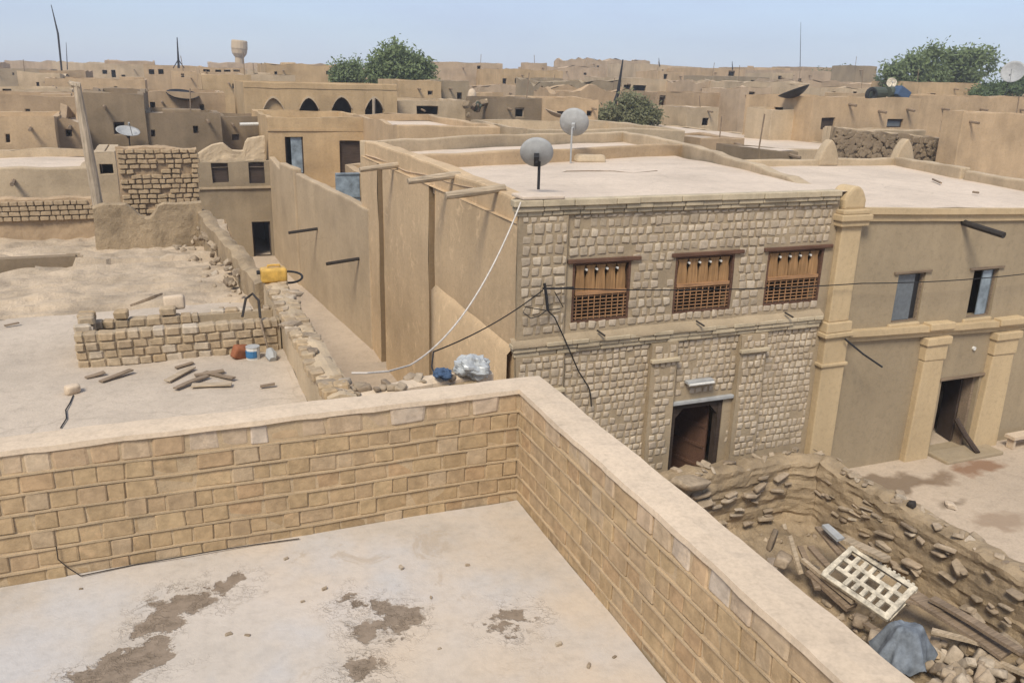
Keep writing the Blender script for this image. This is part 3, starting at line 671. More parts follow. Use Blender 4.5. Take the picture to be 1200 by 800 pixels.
mb.build('wall', 'plaster_right', rt, amp=.02, nsc=.8, rough=lambda p: Vector((0, 0, -.035*(p.x-14) if p.z > 5.9 else 0)))
r_ = MB(); n = 14
for i in range(n):
    for j in range(n):
        def q_(u, v):
            a = Vector((13.8, FY-.04, RT+.03)).lerp(Vector((X1, FY-.04, RT-.27)), u); b = Vector((17.2, 24.3, RT-.12)).lerp(Vector((25.2, 24.2, RT-.15)), u); return a.lerp(b, v)
        r_.quad(q_(i/n, j/n), q_((i+1)/n, j/n), q_((i+1)/n, (j+1)/n), q_(i/n, (j+1)/n))
r_.build('roof', 'roof_pale', rt, weld=True, amp=.05, nsc=.5, smooth=True)
wallthing(wallrun(MB(), [(16.6, 24.05), (21, 23.95), (25.1, 24.0)], .3, 5.5, 6.52), 'back_parapet', 'mud_buff', rt)
wallthing(wallrun(MB(), [(25.1, 24.2), (24.1, 20.2)], .35, 5.5, 6.56, left=False), 'right_parapet', 'mud_buff', rt)
wallthing(wallrun(MB(), [(24.05, 20.0), (22.6, 14.5)], .35, 5.5, 6.5, left=False), 'right_parapet', 'mud_buff', rt)
for px in (971, 1060):
    c = gy(px, 186, 23.95); pts = []; hw = .42; hh = .7
    for k in range(13):
        t = -1+2*k/12; pts.append((c.x-t*hw*(1 if abs(t) < 1 else 1), 23.9, 6.45+hh*(1-abs(t)**1.6)*.75+.1))
    pts = [(c.x-hw, 23.9, 6.3)]+[(c.x+(-1+2*k/12)*hw, 23.9, 6.52+hh*(1-.5*abs(-1+2*k/12)**2.8-.5*abs(-1+2*k/12))) for k in range(13)]+[(c.x+hw, 23.9, 6.3)]
    MB().prism(pts[::-1], (0, -.35, 0)).build('pointed_finial', 'mud_buff', rt, weld=True, bevel=.05, amp=.03)
# big corner pilaster, rounded knob on top
def pil(root, xa, xb, z0, z1, d, mat='plaster_ochre', bt=0): 
    m = MB(); m.box((xa, FY-d, z0), (xb, FY+.02, z1)); return m.build('pilaster', mat, root, weld=True, bevel=.03, amp=.015, nsc=1.5)
pil(rt, 13.42, 14.08, -.1, 3.55, .2); pil(rt, 13.46, 14.04, 3.9, 6.08, .16)
def slab(root, xa, xb, z0, z1, d, name='pilaster_cap', mat='plaster_ochre', bev=.025):
    m = MB(); m.box((xa, FY-d, z0), (xb, FY+.03, z1)); return m.build(name, mat, root, weld=True, bevel=bev, amp=.012, nsc=2)
slab(rt, 13.34, 14.14, 3.552, 3.66, .27); slab(rt, 13.38, 14.1, 3.662, 3.9, .23); slab(rt, 13.36, 14.12, 2.85, 2.93, .245, 'pilaster_band')
slab(rt, 13.36, 14.14, 6.082, 6.2, .24); slab(rt, 13.32, 14.18, 6.202, 6.34, .29); slab(rt, 13.38, 14.12, 6.342, 6.44, .24)
m = MB(); prof = [(0, .27), (.2, .27), (.34, .25), (.44, .18), (.5, .08), (.515, .02)]
for k, (h_, r_) in enumerate(prof): pass
kp = [(13.5, FY-.1, 6.42)]+[(13.8+.3*t, FY-.1, 6.62+.3*(1-abs(t)**2.4)) for t in [-1+k/6 for k in range(13)]]+[(14.1, FY-.1, 6.42)]; m = MB().prism(kp[::-1], (0, -.5, 0)); m.build('rounded_knob', 'plaster_ochre', rt, weld=True, bevel=.06, seg=2, amp=.02)
def zsh(x): return -.035*(x-14)
def band(x0, x1, z0, z1, d, name):
    m = MB(); n = 12
    for k in range(n):
        a, b = x0+(x1-x0)*k/n, x0+(x1-x0)*(k+1)/n
        vs = [(a, FY+.02, z0), (b, FY+.02, z0), (b, FY-d, z0), (a, FY-d, z0), (a, FY+.02, z1), (b, FY+.02, z1), (b, FY-d, z1), (a, FY-d, z1)]
        m.add(vs, [(0, 1, 2, 3), (7, 6, 5, 4), (3, 2, 6, 7), (0, 4, 5, 1)] + ([(0, 3, 7, 4)] if k == 0 else []) + ([(1, 5, 6, 2)] if k == n-1 else []))
    return m.build(name, 'plaster_ochre', rt, weld=True, amp=.015, nsc=2, rough=lambda p: Vector((0, 0, zsh(p.x))))
band(14.1, X1, 6.16, 6.32, .06, 'cornice_band'); band(14.1, X1, 6.325, 6.46, .14, 'cornice_band')
band(14.1, X1, 3.50, 3.64, .2, 'ledge'); band(14.1, X1, 3.36, 3.497, .1, 'ledge')
for (pt, pb) in ((((1090, 388), (1116, 388)), (1062, 1086)), (((1172, 382), (1199, 382)), (1151, 1176))):
    a, b = gy(*pt[0], FY-.2), gy(*pt[1], FY-.2); xa, xb = a.x, b.x
    zc = 3.34+zsh(xa)
    m = MB(); m.prism([(xa-.06, FY-.19, -.1), (xb-.02, FY-.19, -.1), (xb-.05, FY-.16, zc-.6), (xa+.03, FY-.16, zc-.6)], (0, -.26, 0)); m.build('pilaster', 'plaster_ochre', rt, weld=True, bevel=.03, amp=.03, nsc=1.5)
    slab(rt, xa+.01, xb-.02, zc-.597, zc-.2, .19, 'pilaster_head'); slab(rt, xa-.03, xb+.03, zc-.197, zc, .24); slab(rt, xa-.02, xb+.03, zc+.19, zc+.36, .25, 'pilaster_head')
# windows with metal shutters
for i, h in enumerate((w1, w2)):
    fr = frame_mb(h[0], h[1], h[2], h[3], FY+.1, .04, .08).build('window', 'wood_old', rt)
    if i == 0:
        m = MB(); m.box((h[0]+.05, FY+.08, h[2]+.05), (h[0]+.60, FY+.11, h[3]-.05)); m.build('shutter', 'pane_grey', fr)
        m = MB(); m.box((h[0]+.61, FY+.12, h[2]+.05), (h[1]-.05, FY+.15, h[3]-.05)); m.build('shutter', 'metal_dark', fr)
    else:
        m = MB(); m.box((h[0]+.40, FY+.06, h[2]+.05), (h[1]-.14, FY+.09, h[3]-.05)); m.build('shutter', 'metal_blue', fr)
        m = MB(); m.box((h[1]-.13, FY+.1, h[2]+.05), (h[1]-.05, FY+.13, h[3]-.05)); m.build('shutter', 'pane_grey', fr)
    m = MB(); m.box((h[0]-.16, FY-.05, h[3]+.01), (h[1]+.14, FY+.05, h[3]+.06)); m.build('lintel', 'wood_old', rt)
    m = MB(); m.box((h[0]-.1, FY-.06, h[2]-.14), (h[1]+.02, FY+.04, h[2]-.01)); m.build('sill', 'plaster_ochre', rt, weld=True, bevel=.03)
fr = MB(); fr.box((dh[1]-.10, FY+.1, 0), (dh[1]-.02, FY+.36, dh[3])); fr.box((dh[0]+.02, FY+.22, 0), (dh[0]+.1, FY+.36, dh[3])); fr.box((dh[0]+.1, FY+.22, dh[3]-.1), (dh[1]-.1, FY+.34, dh[3])); fr = fr.build('door', 'wood_old', rt)
m = MB(); m.box((0, 0, 0), (.62, .05, dh[3]-.15), Matrix.Translation((dh[1]-.12, FY+.36, .02)) @ Matrix.Rotation(math.radians(75), 4, 'Z')); m.build('door_leaf', 'wood_dark', fr)
m = MB(); m.box((dh[0]-.1, FY-.06, dh[3]+.005), (dh[1]+.1, FY+.1, dh[3]+.07)); m.build('lintel', 'wood_old', rt)
m = MB(); m.box((dh[0]-.1, FY-.7, -.05), (dh[1]+.5, FY-.02, .07)); m.build('doorstep', 'plaster_right', rt, weld=True, bevel=.04, amp=.04)
# things heaped just inside the doorway
for k, (dx, dy, z, s_, mt) in enumerate(((.35, .75, .25, (.45, .4, .5), 'wood_dark'), (.75, .95, .5, (.5, .45, 1.0), 'red_clay'), (.5, .9, .95, (.35, .3, .3), 'metal_grey'))):
    o = inst('storage_sack', piece_meshes(mt, 1, .15, .2, 50+k, 2)[0], None, (dh[0]+dx, FY+dy, z), (0, 0, .3*k), s_)
    tag(o, ('dark low bundle on the floor inside the right doorway', 'reddish brown sack standing inside the right doorway', 'grey bundle on top of the heap inside the right doorway')[k], 'sack')
a = gz(1112, 500, .45); b = gz(1126, 523, .05)
tag(MB().tube([(a.x, FY+.2, .75), (a.x+.12, FY-.1, .35), (b.x, FY-.55, .09)], .07, 7).build('dark_log', 'wood_dark'), 'dark log leaning out of the right doorway onto the step', 'log')
p = gz(1192, 510, .3); m = MB(); m.box((p.x-.35, p.y-.2, .28), (p.x+.7, p.y+.1, .36)); m.box((p.x-.28, p.y-.15, .0), (p.x-.2, p.y+.05, .28)); m.box((p.x+.5, p.y-.15, .0), (p.x+.58, p.y+.05, .28))
tag(shift_origin(m.build('bench', 'coping'), (p.x, p.y, 0)), 'pale low bench against the right house at the picture edge', 'bench')
a = gy(1128, 261, FY); MB().tube([(a.x, FY+.15, a.z+.03), (a.x, FY-.1, a.z), (a.x+.1, FY-1.05, a.z-.12)], .075, 8).build('water_spout', 'pipe_dark', rt)
a = gy(990, 397, FY-.28); e = gy(1034, 430, FY-.75); tag(MB().tube([a, a.lerp(e, .5)-Vector((0, 0, .03)), e], .022, 6).build('iron_rod', 'metal_dark'), 'thin dark iron rod sticking out beside the ochre corner pilaster', 'rod')
p = gy(1141, 408, FY-.02); tag(MB().tube([(p.x, FY+.02, p.z), (p.x, FY-.06, p.z)], .05, 8).build('wall_lamp', 'paint_white'), 'tiny round white bulb on the wall above the right doorway', 'lamp')

# ================================================================== RUINED MUD WALL AND DEBRIS YARD
def rough_wall(path, th, z0, ztf, step=.13, amp=.1, seed=0.0, strata=0.0):
    P = []
    for a, b in zip(path, path[1:]):
        a, b = Vector((*a, 0)), Vector((*b, 0)); n = max(1, int((b-a).length/step)); P += [a.lerp(b, k/n) for k in range(n)]
    P.append(Vector((*path[-1], 0))); mb = MB(); nvz = 22 if strata else 12; rows_ = []
    for i, p in enumerate(P):
        d = (P[min(i+2, len(P)-1)]-P[max(i-2, 0)]).normalized(); nr = Vector((-d.y, d.x, 0)); zt = ztf(p); r = []
        for k in range(nvz+1): r.append(p-nr*th*(.5+.08*(1-k/nvz))+Vector((0, 0, z0+(zt-z0)*k/nvz)))
        for k in range(1, 5): r.append(p+nr*th*(k/5-.5)+Vector((0, 0, zt+.05*math.sin(PI*k/5))))
        for k in range(nvz, -1, -1): r.append(p+nr*th*(.5+.08*(1-k/nvz))+Vector((0, 0, z0+(zt-z0)*k/nvz)))
        rows_.append(r)
    m = len(rows_[0]); base = 0
    for r in rows_:
        for q in r:
            lay = Vector((q.x*1.1, q.y*1.1, q.z*6.5)); hor = (q-P[len(mb.v)//m]); hor.z = 0
            if strata and hor.length > 1e-4: q = q+hor.normalized()*strata*(noise.noise(lay)+.5*noise.noise(lay*2.1))
            dv = noise.noise_vector(q*1.3+Vector((seed, 0, 0)))*amp+noise.noise_vector(q*4.1+Vector((seed, 3, 0)))*amp*.55+noise.noise_vector(q*10)*amp*.25
            mb.v.append(q+dv)
    for i in range(len(rows_)-1):
        for k in range(m-1): mb.f.append((i*m+k, i*m+k+1, (i+1)*m+k+1, (i+1)*m+k))
    mb.f.append(tuple(range(m))); mb.f.append(tuple(range(len(mb.v)-1, len(mb.v)-m-1, -1)))
    return mb
rw = thing('ruined_mud_wall', 'collapsed rough mud and rubble wall in front of the stone facade', 'wall', (12, 11, 0))
def rz_(p): return 1.42+.07*noise.noise(p*1.1)+(.07*noise.noise(p*3.7)) - .25*max(0, (8-p.y))/4
rough_wall([(12.55, 3.5), (12.45, 9), (12.3, 12.6), (11.6, 13.0), (8.0, 12.95)], .5, -.1, rz_, step=.08, amp=.05, strata=.06).build('wall_core', 'ruin_mud', rw)
rnd = random.Random(77)
for k in range(200):                                 # stones bedded in the face and lying loose on the crest
    t = rnd.random(); crest = rnd.random() < .34
    if rnd.random() < .62: y = rnd.uniform(5.5, 12.6); c = Vector((12.42+.02*(9-y)*.5, y, 0)); nr = Vector((-1, 0, 0)); rz0 = PI/2
    else: x = rnd.uniform(8.3, 12.3); c = Vector((x, 12.95, 0)); nr = Vector((0, -1, 0)); rz0 = 0
    zt = rz_(c)
    if crest: q = c+Vector((rnd.uniform(-.22, .22), rnd.uniform(-.2, .2), zt+rnd.uniform(.0, .08))); rot = (rnd.uniform(-.5, .5), rnd.uniform(-.5, .5), rnd.uniform(0, 6))
    else: h_ = rnd.uniform(.25, 1.3); q = c+nr*(.25+.08*(1-h_/1.4)+rnd.uniform(.0, .07))+Vector((0, 0, h_)); rot = (rnd.uniform(-.35, .35), rnd.uniform(-.3, .3), rz0+rnd.uniform(-.4, .4))
    L = rnd.uniform(.08, .25)
    inst('stone', (RUB+SLATE[:2])[rnd.randrange(14)], rw, q, rot, (L*(1.5 if not crest else 1.1), L*rnd.uniform(.45, .8), L*rnd.uniform(.2, .42)))
# broad flat stone on the wall's left end
p = gz(808, 562, 1.5); tag(inst('flat_stone', RUB[3], None, (p.x, p.y, 1.45), (.1, .15, .3), (.7, .5, .16)), 'broad flat stone at the left end of the ruined wall crest', 'stone')
p = gz(1068, 590, 1.55); tag(inst('dark_stone', piece_meshes('pipe_dark', 1, .2, .2, 90, 2)[0], None, p, (0, 0, .4), (.14, .12, .12)), 'small black stone on the ruined wall crest', 'stone')
p = gz(1114, 592, 1.5); tag(inst('pale_stone', piece_meshes('coping', 1, .2, .2, 91, 1)[0], None, p, (0, .2, .8), (.3, .2, .12)), 'pale flat stone perched on the street edge of the ruined wall', 'stone')
# slope of fallen earth at the wall's foot
e_ = MB(); n1, n2 = 60, 30
def ez(x, y):
    d = max(0, min(1, (x-9.6)/2.6)); d2 = max(0, min(1, (y-10.6)/2.2)); h_ = max(.12*d*d*d, .12*d2*d2*d2)
    q = Vector((x, y, 0)); return .03+h_+.09*noise.noise(q*1.4)+.06*noise.noise(q*4)+.03*noise.noise(q*9)
for i in range(n1):
    for j in range(n2*2):
        x0, x1 = 7.5+i*4.9/n1, 7.5+(i+1)*4.9/n1; y0, y1 = 4+j*9/(n2*2), 4+(j+1)*9/(n2*2)
        e_.quad(*[(x, y, ez(x, y)) for x, y in ((x0, y0), (x1, y0), (x1, y1), (x0, y1))])
tag(e_.build('fallen_earth', 'ruin_mud', None, weld=True), kind='structure')
# perforated cream panel lying on the debris
A, B, Cc, D = gz(986, 634, 1.0), gz(1067, 694, .85), gz(1039, 729, .45), gz(962, 676, .62)
o_ = D; u = (Cc-D); Lu = u.length; u.normalize(); vv = (A-D); vv = vv-u*vv.dot(u); Lv = vv.length; vv.normalize(); nn = u.cross(vv)
if nn.z < 0: nn = -nn
T = Matrix((u, vv, nn)).transposed().to_4x4(); T.translation = o_
pan = thing('perforated_panel', 'cream perforated window panel with rows of square holes lying on the debris', 'panel', o_)
fw_ = .085
fr = MB(); fr.box((0, 0, 0), (Lu, fw_, .09), T); fr.box((0, Lv-fw_, 0), (Lu, Lv, .09), T); fr.box((0, fw_, .001), (fw_, Lv-fw_, .089), T); fr.box((Lu-fw_*1.3, fw_, .001), (Lu, Lv-fw_, .089), T)
fr.build('frame', 'frame_cream', pan, weld=True, bevel=.015, amp=.012, nsc=3)
nc, nr_ = 7, 3; cw = (Lu-2.3*fw_)/nc; rh = (Lv-2*fw_)/nr_
for r in range(1, nr_):
    m = MB(); m.box((fw_, fw_+r*rh-.042, .005), (Lu-fw_, fw_+r*rh+.042, .08), T); m.build('crossbar', 'frame_cream', pan, weld=True, bevel=.012, amp=.012, nsc=3)
for r in range(nr_):
    for c in range(1, nc):
        if (r, c) in ((2, 5), (1, 4), (0, 1)): continue
        m = MB(); m.box((fw_+c*cw-.04, fw_+r*rh+.03, .006), (fw_+c*cw+.04, fw_+(r+1)*rh-.03, .078), T); m.build('divider', 'frame_cream', pan, weld=True, bevel=.012, amp=.014, nsc=3)
for k in range(int(Lu/.09)):
    m = MB(); m.box((k*.09+.01, Lv+.002, .01), (k*.09+.055, Lv+.03, .085), T); m.build('tooth', 'frame_cream', pan)
# planks and poles of the debris
def plank(px0, py0, px1, py1, z0, z1, w_, t_, mat, label, group=None, name='plank', up=None):
    a, b = gz(px0, py0, z0), gz(px1, py1, z1); d = (b-a); L = d.length; d.normalize(); s = d.cross(Vector((0, 0, 1))).normalized(); n_ = s.cross(d)
    T = Matrix((d, s, n_)).transposed().to_4x4(); T.translation = a
    m = MB(); k = max(2, int(L/.25))
    for i in range(k): m.box((L*i/k, -w_/2, -t_/2), (L*(i+1)/k, w_/2, t_/2), T)
    o = m.build(name, mat, None, weld=True, amp=.02, nsc=2.5); shift_origin(o, a)
    return tag(o, label, 'plank', group)
PL = ['thin plank leaning at the top left of the cream panel', 'second plank beside the grey board above the panel', 'short plank left of the panel corner', 'flat plank half under the thick curved plank', 'plank lying between the panel and the blue-grey sack', 'narrow plank next to the slim upright stick', 'short plank right behind the blue-grey sack']
G1 = 'loose planks in the debris yard'; LB = 'weathered grey-brown plank jumbled among the debris under the cream panel'
plank(925, 627, 938, 672, .95, .35, .09, .05, 'wood_pale', 'slim upright stick left of the cream perforated panel')
plank(950, 668, 998, 712, .5, .3, .26, .08, 'wood_old', 'thick curved plank just left below the cream panel')
plank(940, 655, 1000, 705, .62, .45, .08, .07, 'wood_pale', 'pale squared batten along the lower edge of the panel')
for (a, b, c, d, z0, z1) in ((958, 618, 985, 650, .9, .8), (965, 622, 1000, 655, .95, .7), (950, 640, 975, 668, .7, .6), (945, 660, 985, 690, .5, .45), (1000, 720, 1060, 760, .35, .3), (938, 640, 958, 690, .55, .4), (1050, 735, 1090, 748, .4, .4)):
    plank(a, b, c, d, z0, z1, random.uniform(.08, .16), .05, 'wood_old', PL.pop(0), G1)
plank(966, 615, 985, 632, 1.12, 1.05, .16, .06, 'metal_grey', 'short grey board poking up behind the cream panel')
plank(990, 632, 1040, 655, 1.0, 1.12, .2, .06, 'wood_pale', 'pale plank tucked behind the upper edge of the panel')
plank(1068, 695, 1180, 768, .75, .6, .30, .06, 'wood_old', 'longest dark board lying along the foot of the ruined wall')
plank(1092, 700, 1200, 765, .85, .8, .16, .06, 'wood_old', 'long narrow board beside the ruined wall, nearest to it')
plank(1092, 738, 1160, 757, .55, .62, .1, .06, 'wood_pale', 'pale edged plank above the rubble heap')
plank(1165, 773, 1215, 795, .5, .5, .09, .06, 'wood_pale', 'pale batten at the bottom right picture corner')
plank(1060, 700, 1110, 712, .7, .75, .25, .04, 'wood_old', 'broad short board right of the cream panel corner')
for (px, py, z, s, lab) in ((905, 633, .75, (.26, .12, .36), 'upright pale stone slab nearest the coping in the debris'), (918, 657, .5, (.34, .25, .2), 'rounded pale stone below the upright slab'), (1008, 727, .3, (.28, .2, .22), 'squared tan block under the panel corner'), (1025, 748, .3, (.28, .2, .16), 'pale triangular stone beside the blue-grey sack')):
    p = gz(px, py, z); tag(inst('stone_block', RUB[int(px) % 12], None, p, (.2, .1, .7), s), lab, 'stone')
# blue-grey sack cloth
p = gz(1058, 772, .2); c = MB(); nu, nv_ = 64, 22
for i in range(nu):
    for j in range(nv_+1):
        th_, t = 2*PI*i/nu, j/nv_; r0 = .47*(1+.22*noise.noise(Vector((math.cos(th_)*1.3, math.sin(th_)*1.3, 2))))
        fold = .075*math.sin(th_*7+1.5*noise.noise(Vector((th_, 3, 0))))*t*t+.05*math.sin(th_*12+2)*t*t
        rr = r0*t**.75*(1+fold*1.6); z = .62*(1-max(0, t-.35)**1.15*1.55)+.10*noise.noise(Vector((math.cos(th_)*t*3, math.sin(th_)*t*3, 8)))+fold*.6
        c.v.append(p+Vector((rr*math.cos(th_)*1.05, rr*math.sin(th_)*.85, max(-.05, z)-.0)))
for i in range(nu):
    for j in range(nv_): c.f.append((i*(nv_+1)+j, i*(nv_+1)+j+1, ((i+1) % nu)*(nv_+1)+j+1, ((i+1) % nu)*(nv_+1)+j))
tag(shift_origin(c.build('cloth_sack', 'cloth_bluegrey', None, smooth=True), p), 'crumpled blue-grey cloth sack below the cream panel', 'sack')
hp = thing('rubble_heap', 'heap of broken stones in the bottom right corner', 'rubble', gz(1150, 785, 0))
rnd = random.Random(5)
for k in range(95):
    px, py = rnd.uniform(1088, 1230), rnd.uniform(748, 840); z = max(.12, .42*(1-abs(px-1150)/110)*(1-abs(py-790)/90)+.1); q = gz(px, py, z); L = rnd.uniform(.1, .3)
    inst('stone', (RUB+BR_YARD)[rnd.randrange(20)], hp, q, (rnd.uniform(-1, 1), rnd.uniform(-1, 1), rnd.uniform(0, 6)), (L, L*rnd.uniform(.6, .9), L*rnd.uniform(.45, .8)))
for k in range(70):
    px, py = rnd.uniform(880, 1090), rnd.uniform(600, 745); q = gz(px, py, .4); q.z = ez(q.x, q.y)+.02; L = rnd.uniform(.05, .14)
    tag(inst('rubble_stone', RUB[rnd.randrange(12)], None, q, (rnd.uniform(-1, 1), rnd.uniform(-1, 1), rnd.uniform(0, 6)), (L, L*.8, L*.6)), 'small loose stone scattered in the debris yard', 'stone', 'small stones scattered in the debris yard')

# ================================================================== NEIGHBOURING RUINED ROOF ON THE LEFT
lh = thing('ruined_roof_house', 'low mud house on the left with a dusty eroded flat roof', 'house', (-4, 12, 0))
ZL = 4.5
f_ = MB(); panel(f_, (-14, 5.1, ZL), (1, 0, 0), (0, 1, 0), (0, 0, 1), 15.5, 12.4, (), 0, .25); f_.build('roof_floor', 'yard_floor', lh, weld=True, amp=0, rough=lambda p: Vector((0, 0, .03*noise.noise(p*.9)+.012*noise.noise(p*4))), smooth=True)
d_ = MB(); nx, ny = 150, 120
def dz(x, y):
    q = Vector((x*.55, y*1.6, 0)); z = ZL+.02+.1*noise.noise(q*.8)+.1*noise.noise(q*1.9+Vector((7, 0, 0)))+.05*abs(noise.noise(q*3.7))+.05*noise.noise(Vector((x, y, 0))*3.2)
    z += .12*max(0, min(1, (y-17.4)/.5))-.06
    l = 21.9+.2*noise.noise(Vector((x*.5, 0, 2)))+x*.05
    if y > l: z -= .12
    if l-.35 < y < l and x > -2.3: z += .12
    if x < -2.3 and l-.8 < y < l: z -= .1
    if y > l+2: z -= .08
    if x < -2.35+.1*noise.noise(Vector((y*2, 0, 0))) and l < y < l+1.6: z -= .9
    return z
for i in range(nx):
    for j in range(ny):
        X0_, X1_, Y0_, Y1_ = -12+i*13.4/nx, -12+(i+1)*13.4/nx, 17.3+j*11.2/ny, 17.3+(j+1)*11.2/ny
        d_.quad(*[(x, y, dz(x, y)) for x, y in ((X0_, Y0_), (X1_, Y0_), (X1_, Y1_), (X0_, Y1_))])
d_.build('eroded_roof', 'yard_dirt', lh, weld=True)
m = MB(); m.box((-11, 23.2, 3.5), (-2.45, 23.5, 4.5)); m.build('pit_shade_wall', 'mud_dark', lh, weld=True, amp=.06, nsc=1.2)  # dark colour stands in for the shade on the pit's far side
m = MB(); m.quad((1.42, 28.4, -.1), (1.42, 5.2, -.1), (1.42, 5.2, ZL), (1.42, 28.4, ZL)); m.build('alley_wall', 'mud_brown', lh, amp=.0)
# low brick enclosure
en = thing('brick_enclosure', 'low unfinished enclosure of tan mud bricks on the left roof', 'wall', (-.2, 14.1, ZL))
rnd = random.Random(31)
def bricks_run(root, xa, xb, y, z0, nrow, dep, axis='x', L=(.17, .3), h=.125, ragged=0.0, mesh=BR_YARD, skip=0.0):
    for r in range(nrow):
        t = xa-rnd.uniform(0, .1)
        while t < xb-.04:
            l = rnd.uniform(*L); e = min(t+l, xb); c = (max(t, xa)+e)/2
            if not (r == nrow-1 and rnd.random() < ragged) and e-max(t, xa) > .05:
                loc = (c, y+rnd.uniform(-.015, .015), z0+h*(r+.5)); rz0 = rnd.uniform(-.05, .05)
                if axis == 'y': loc = (y+rnd.uniform(-.015, .015), c, z0+h*(r+.5)); rz0 += PI/2
                inst('brick', mesh[rnd.randrange(len(mesh))], root, loc, (rnd.uniform(-.04, .04), rnd.uniform(-.04, .04), rz0), (e-max(t, xa)-.014, dep, h-.014))
            t = e
ztl = gy(92, 384, 14.0).z; ztr = gy(300, 372, 14.05).z
bricks_run(en, -1.66, 1.42, 14.12, ZL-.02, 4, .24, h=.142, L=(.17, .27))
bricks_run(en, -1.66, .2, 15.25, ZL-.02, 4, .22, h=.15, ragged=.4); bricks_run(en, .2, 1.42, 15.3, ZL-.02, 3, .22, h=.16, ragged=.1)
bricks_run(en, 14.2, 15.2, -1.54, ZL-.02, 5, .24, 'y', h=.13, ragged=.3)
m = MB(); m.box((-1.62, 14.03, ZL-.05), (1.45, 14.21, ZL+.53)); m.box((-1.62, 15.17, ZL-.05), (1.45, 15.33, ZL+.4)); m.box((-1.63, 14.21, ZL-.05), (-1.45, 15.17, ZL+.42)); m.build('mortar_core', 'mortar_grey', en)
# rubble-topped wall along the alley, return wall, and the crumbling rear parapet
jw = thing('rubble_topped_wall', 'mud wall with a crumbling stone top beside the alley, carrying a yellow can', 'wall', (1.6, 13, 0))
rough_wall([(1.70, 9.75), (1.68, 13), (1.60, 16.2)], .36, -.1, lambda p: 5.16+.05*noise.noise(p*2.3), amp=.028, seed=4).build('wall_core', 'mud_buff', jw)
yy = 9.85
while yy < 15.9:                                      # two rows of blocks along the wall top
    l = rnd.uniform(.18, .34)
    for sd in (-1, 1):
        if rnd.random() < .8: inst('block', BR_YARD[rnd.randrange(8)], jw, (1.665-.008*(yy-10)+sd*.105+rnd.uniform(-.02, .02), yy+l/2, 5.16+rnd.uniform(-.03, .02)), (rnd.uniform(-.06, .06), rnd.uniform(-.06, .06), PI/2+rnd.uniform(-.15, .15)), (l-.03, .19, .13))
    yy += l
for k in range(22):
    y = rnd.uniform(9.8, 16); q = (1.67+rnd.uniform(-.2, .2), y, 5.2+rnd.uniform(-.05, .02)); L = rnd.uniform(.09, .3)
    inst('stone', (RUB+SLATE)[rnd.randrange(18)], jw, q, (rnd.uniform(-.2, .2), rnd.uniform(-.2, .2), rnd.uniform(0, 6)), (L, L*.7, L*.35))
xw = thing('return_wall', 'short pale brick wall across the end of the alley behind the near parapet', 'wall', (2.7, 10.2, 0))
rough_wall([(3.85, 10.4), (2.8, 10.25), (1.75, 10.0)], .32, -.1, lambda p: 5.08+.04*noise.noise(p*2.3), amp=.04, seed=9).build('wall_core', 'coping', xw)
for k in range(9):
    t = k/9; inst('brick', BR_YARD[k % 8], xw, (1.95+1.75*t, 9.85+.35*t-.03, 5.0), (0, 0, .12), (.19, .12, .11))
for k in range(30):
    t = rnd.random(); L = rnd.uniform(.06, .2); inst('stone', RUB[rnd.randrange(12)], xw, (1.9+1.9*t, 10.05+.33*t+rnd.uniform(-.14, .14), 5.12), (rnd.uniform(-.3, .3), rnd.uniform(-.3, .3), rnd.uniform(0, 6)), (L, L*.7, L*.45))
rp_ = thing('crumbling_parapet', 'crumbling mud parapet with a pale top edge running back along the alley', 'wall', (1, 22, ZL))
rough_wall([(1.46, 16.4), (1.2, 19.5), (.88, 22.5), (.68, 24.5)], .34, -.1, lambda p: 5.05+.06*noise.noise(p*1.7)+.03*(p.y-16), amp=.05, seed=14).build('wall_core', 'ruin_mud', rp_)
for k in range(55):
    y = rnd.uniform(16.6, 24.2); xx = 1.46-.096*(y-16.4); f0 = rnd.random()**1.6; q = Vector((xx-.2-f0*.75, y, 0)); q.z = max(dz(q.x, q.y)-.02, 4.95-f0*1.6); L = rnd.uniform(.06, .24)
    inst('stone', RUB[rnd.randrange(12)], rp_, q, (rnd.uniform(-1, 1), rnd.uniform(-1, 1), rnd.uniform(0, 6)), (L, L*.75, L*.6))
prof = [(-10, 5.0)]
sw = thing('scalloped_ruin_wall', 'low ruined mud wall with a scooped out gap at the back of the left roof', 'wall', (-.8, 24.5, ZL))
SP = [(gy(px, py, 24.4).x, gy(px, py, 24.4).z) for px, py in ((108, 246), (118, 241), (150, 240), (158, 248), (165, 255), (174, 257), (181, 250), (188, 238), (212, 239), (236, 237))]
def sc_z(p):
    for (a, za), (b, zb_) in zip(SP, SP[1:]):
        if a <= p.x <= b: return za+(zb_-za)*(p.x-a)/(b-a)
    return SP[0][1] if p.x < SP[0][0] else SP[-1][1]
rough_wall([(SP[-1][0], 24.5), (SP[0][0], 24.5)], .3, 3.5, sc_z, amp=.04, seed=20).build('wall_core', 'ruin_mud', sw)
bw_ = thing('low_brick_wall', 'low dark mud brick wall with pale top at the far left of the roof', 'wall', (-5, 26.6, ZL))
zz = gy(55, 234, 26.5).z
rough_wall([(-2.1, 26.6), (-9, 26.6)], .3, 3.5, lambda p: zz+.05*noise.noise(p*2), amp=.04, seed=24).build('wall_core', 'mud_brown', bw_)
jm = MB(); 
for r in range(4):
    t = -8.9
    while t < -2.3:
        l = rnd.uniform(.16, .28); me = BR_YARD[rnd.randrange(8)]; mt = Matrix.Translation((t+l/2, 26.4, zz-.08-.14*r)) @ Matrix.Diagonal((l-.02, .12, .115, 1)); jm.add([mt @ v.co for v in me.vertices], [tuple(p.vertices) for p in me.polygons]); t += l
tag(jm.build('brick_courses', 'brick_yard', bw_), kind='stuff')
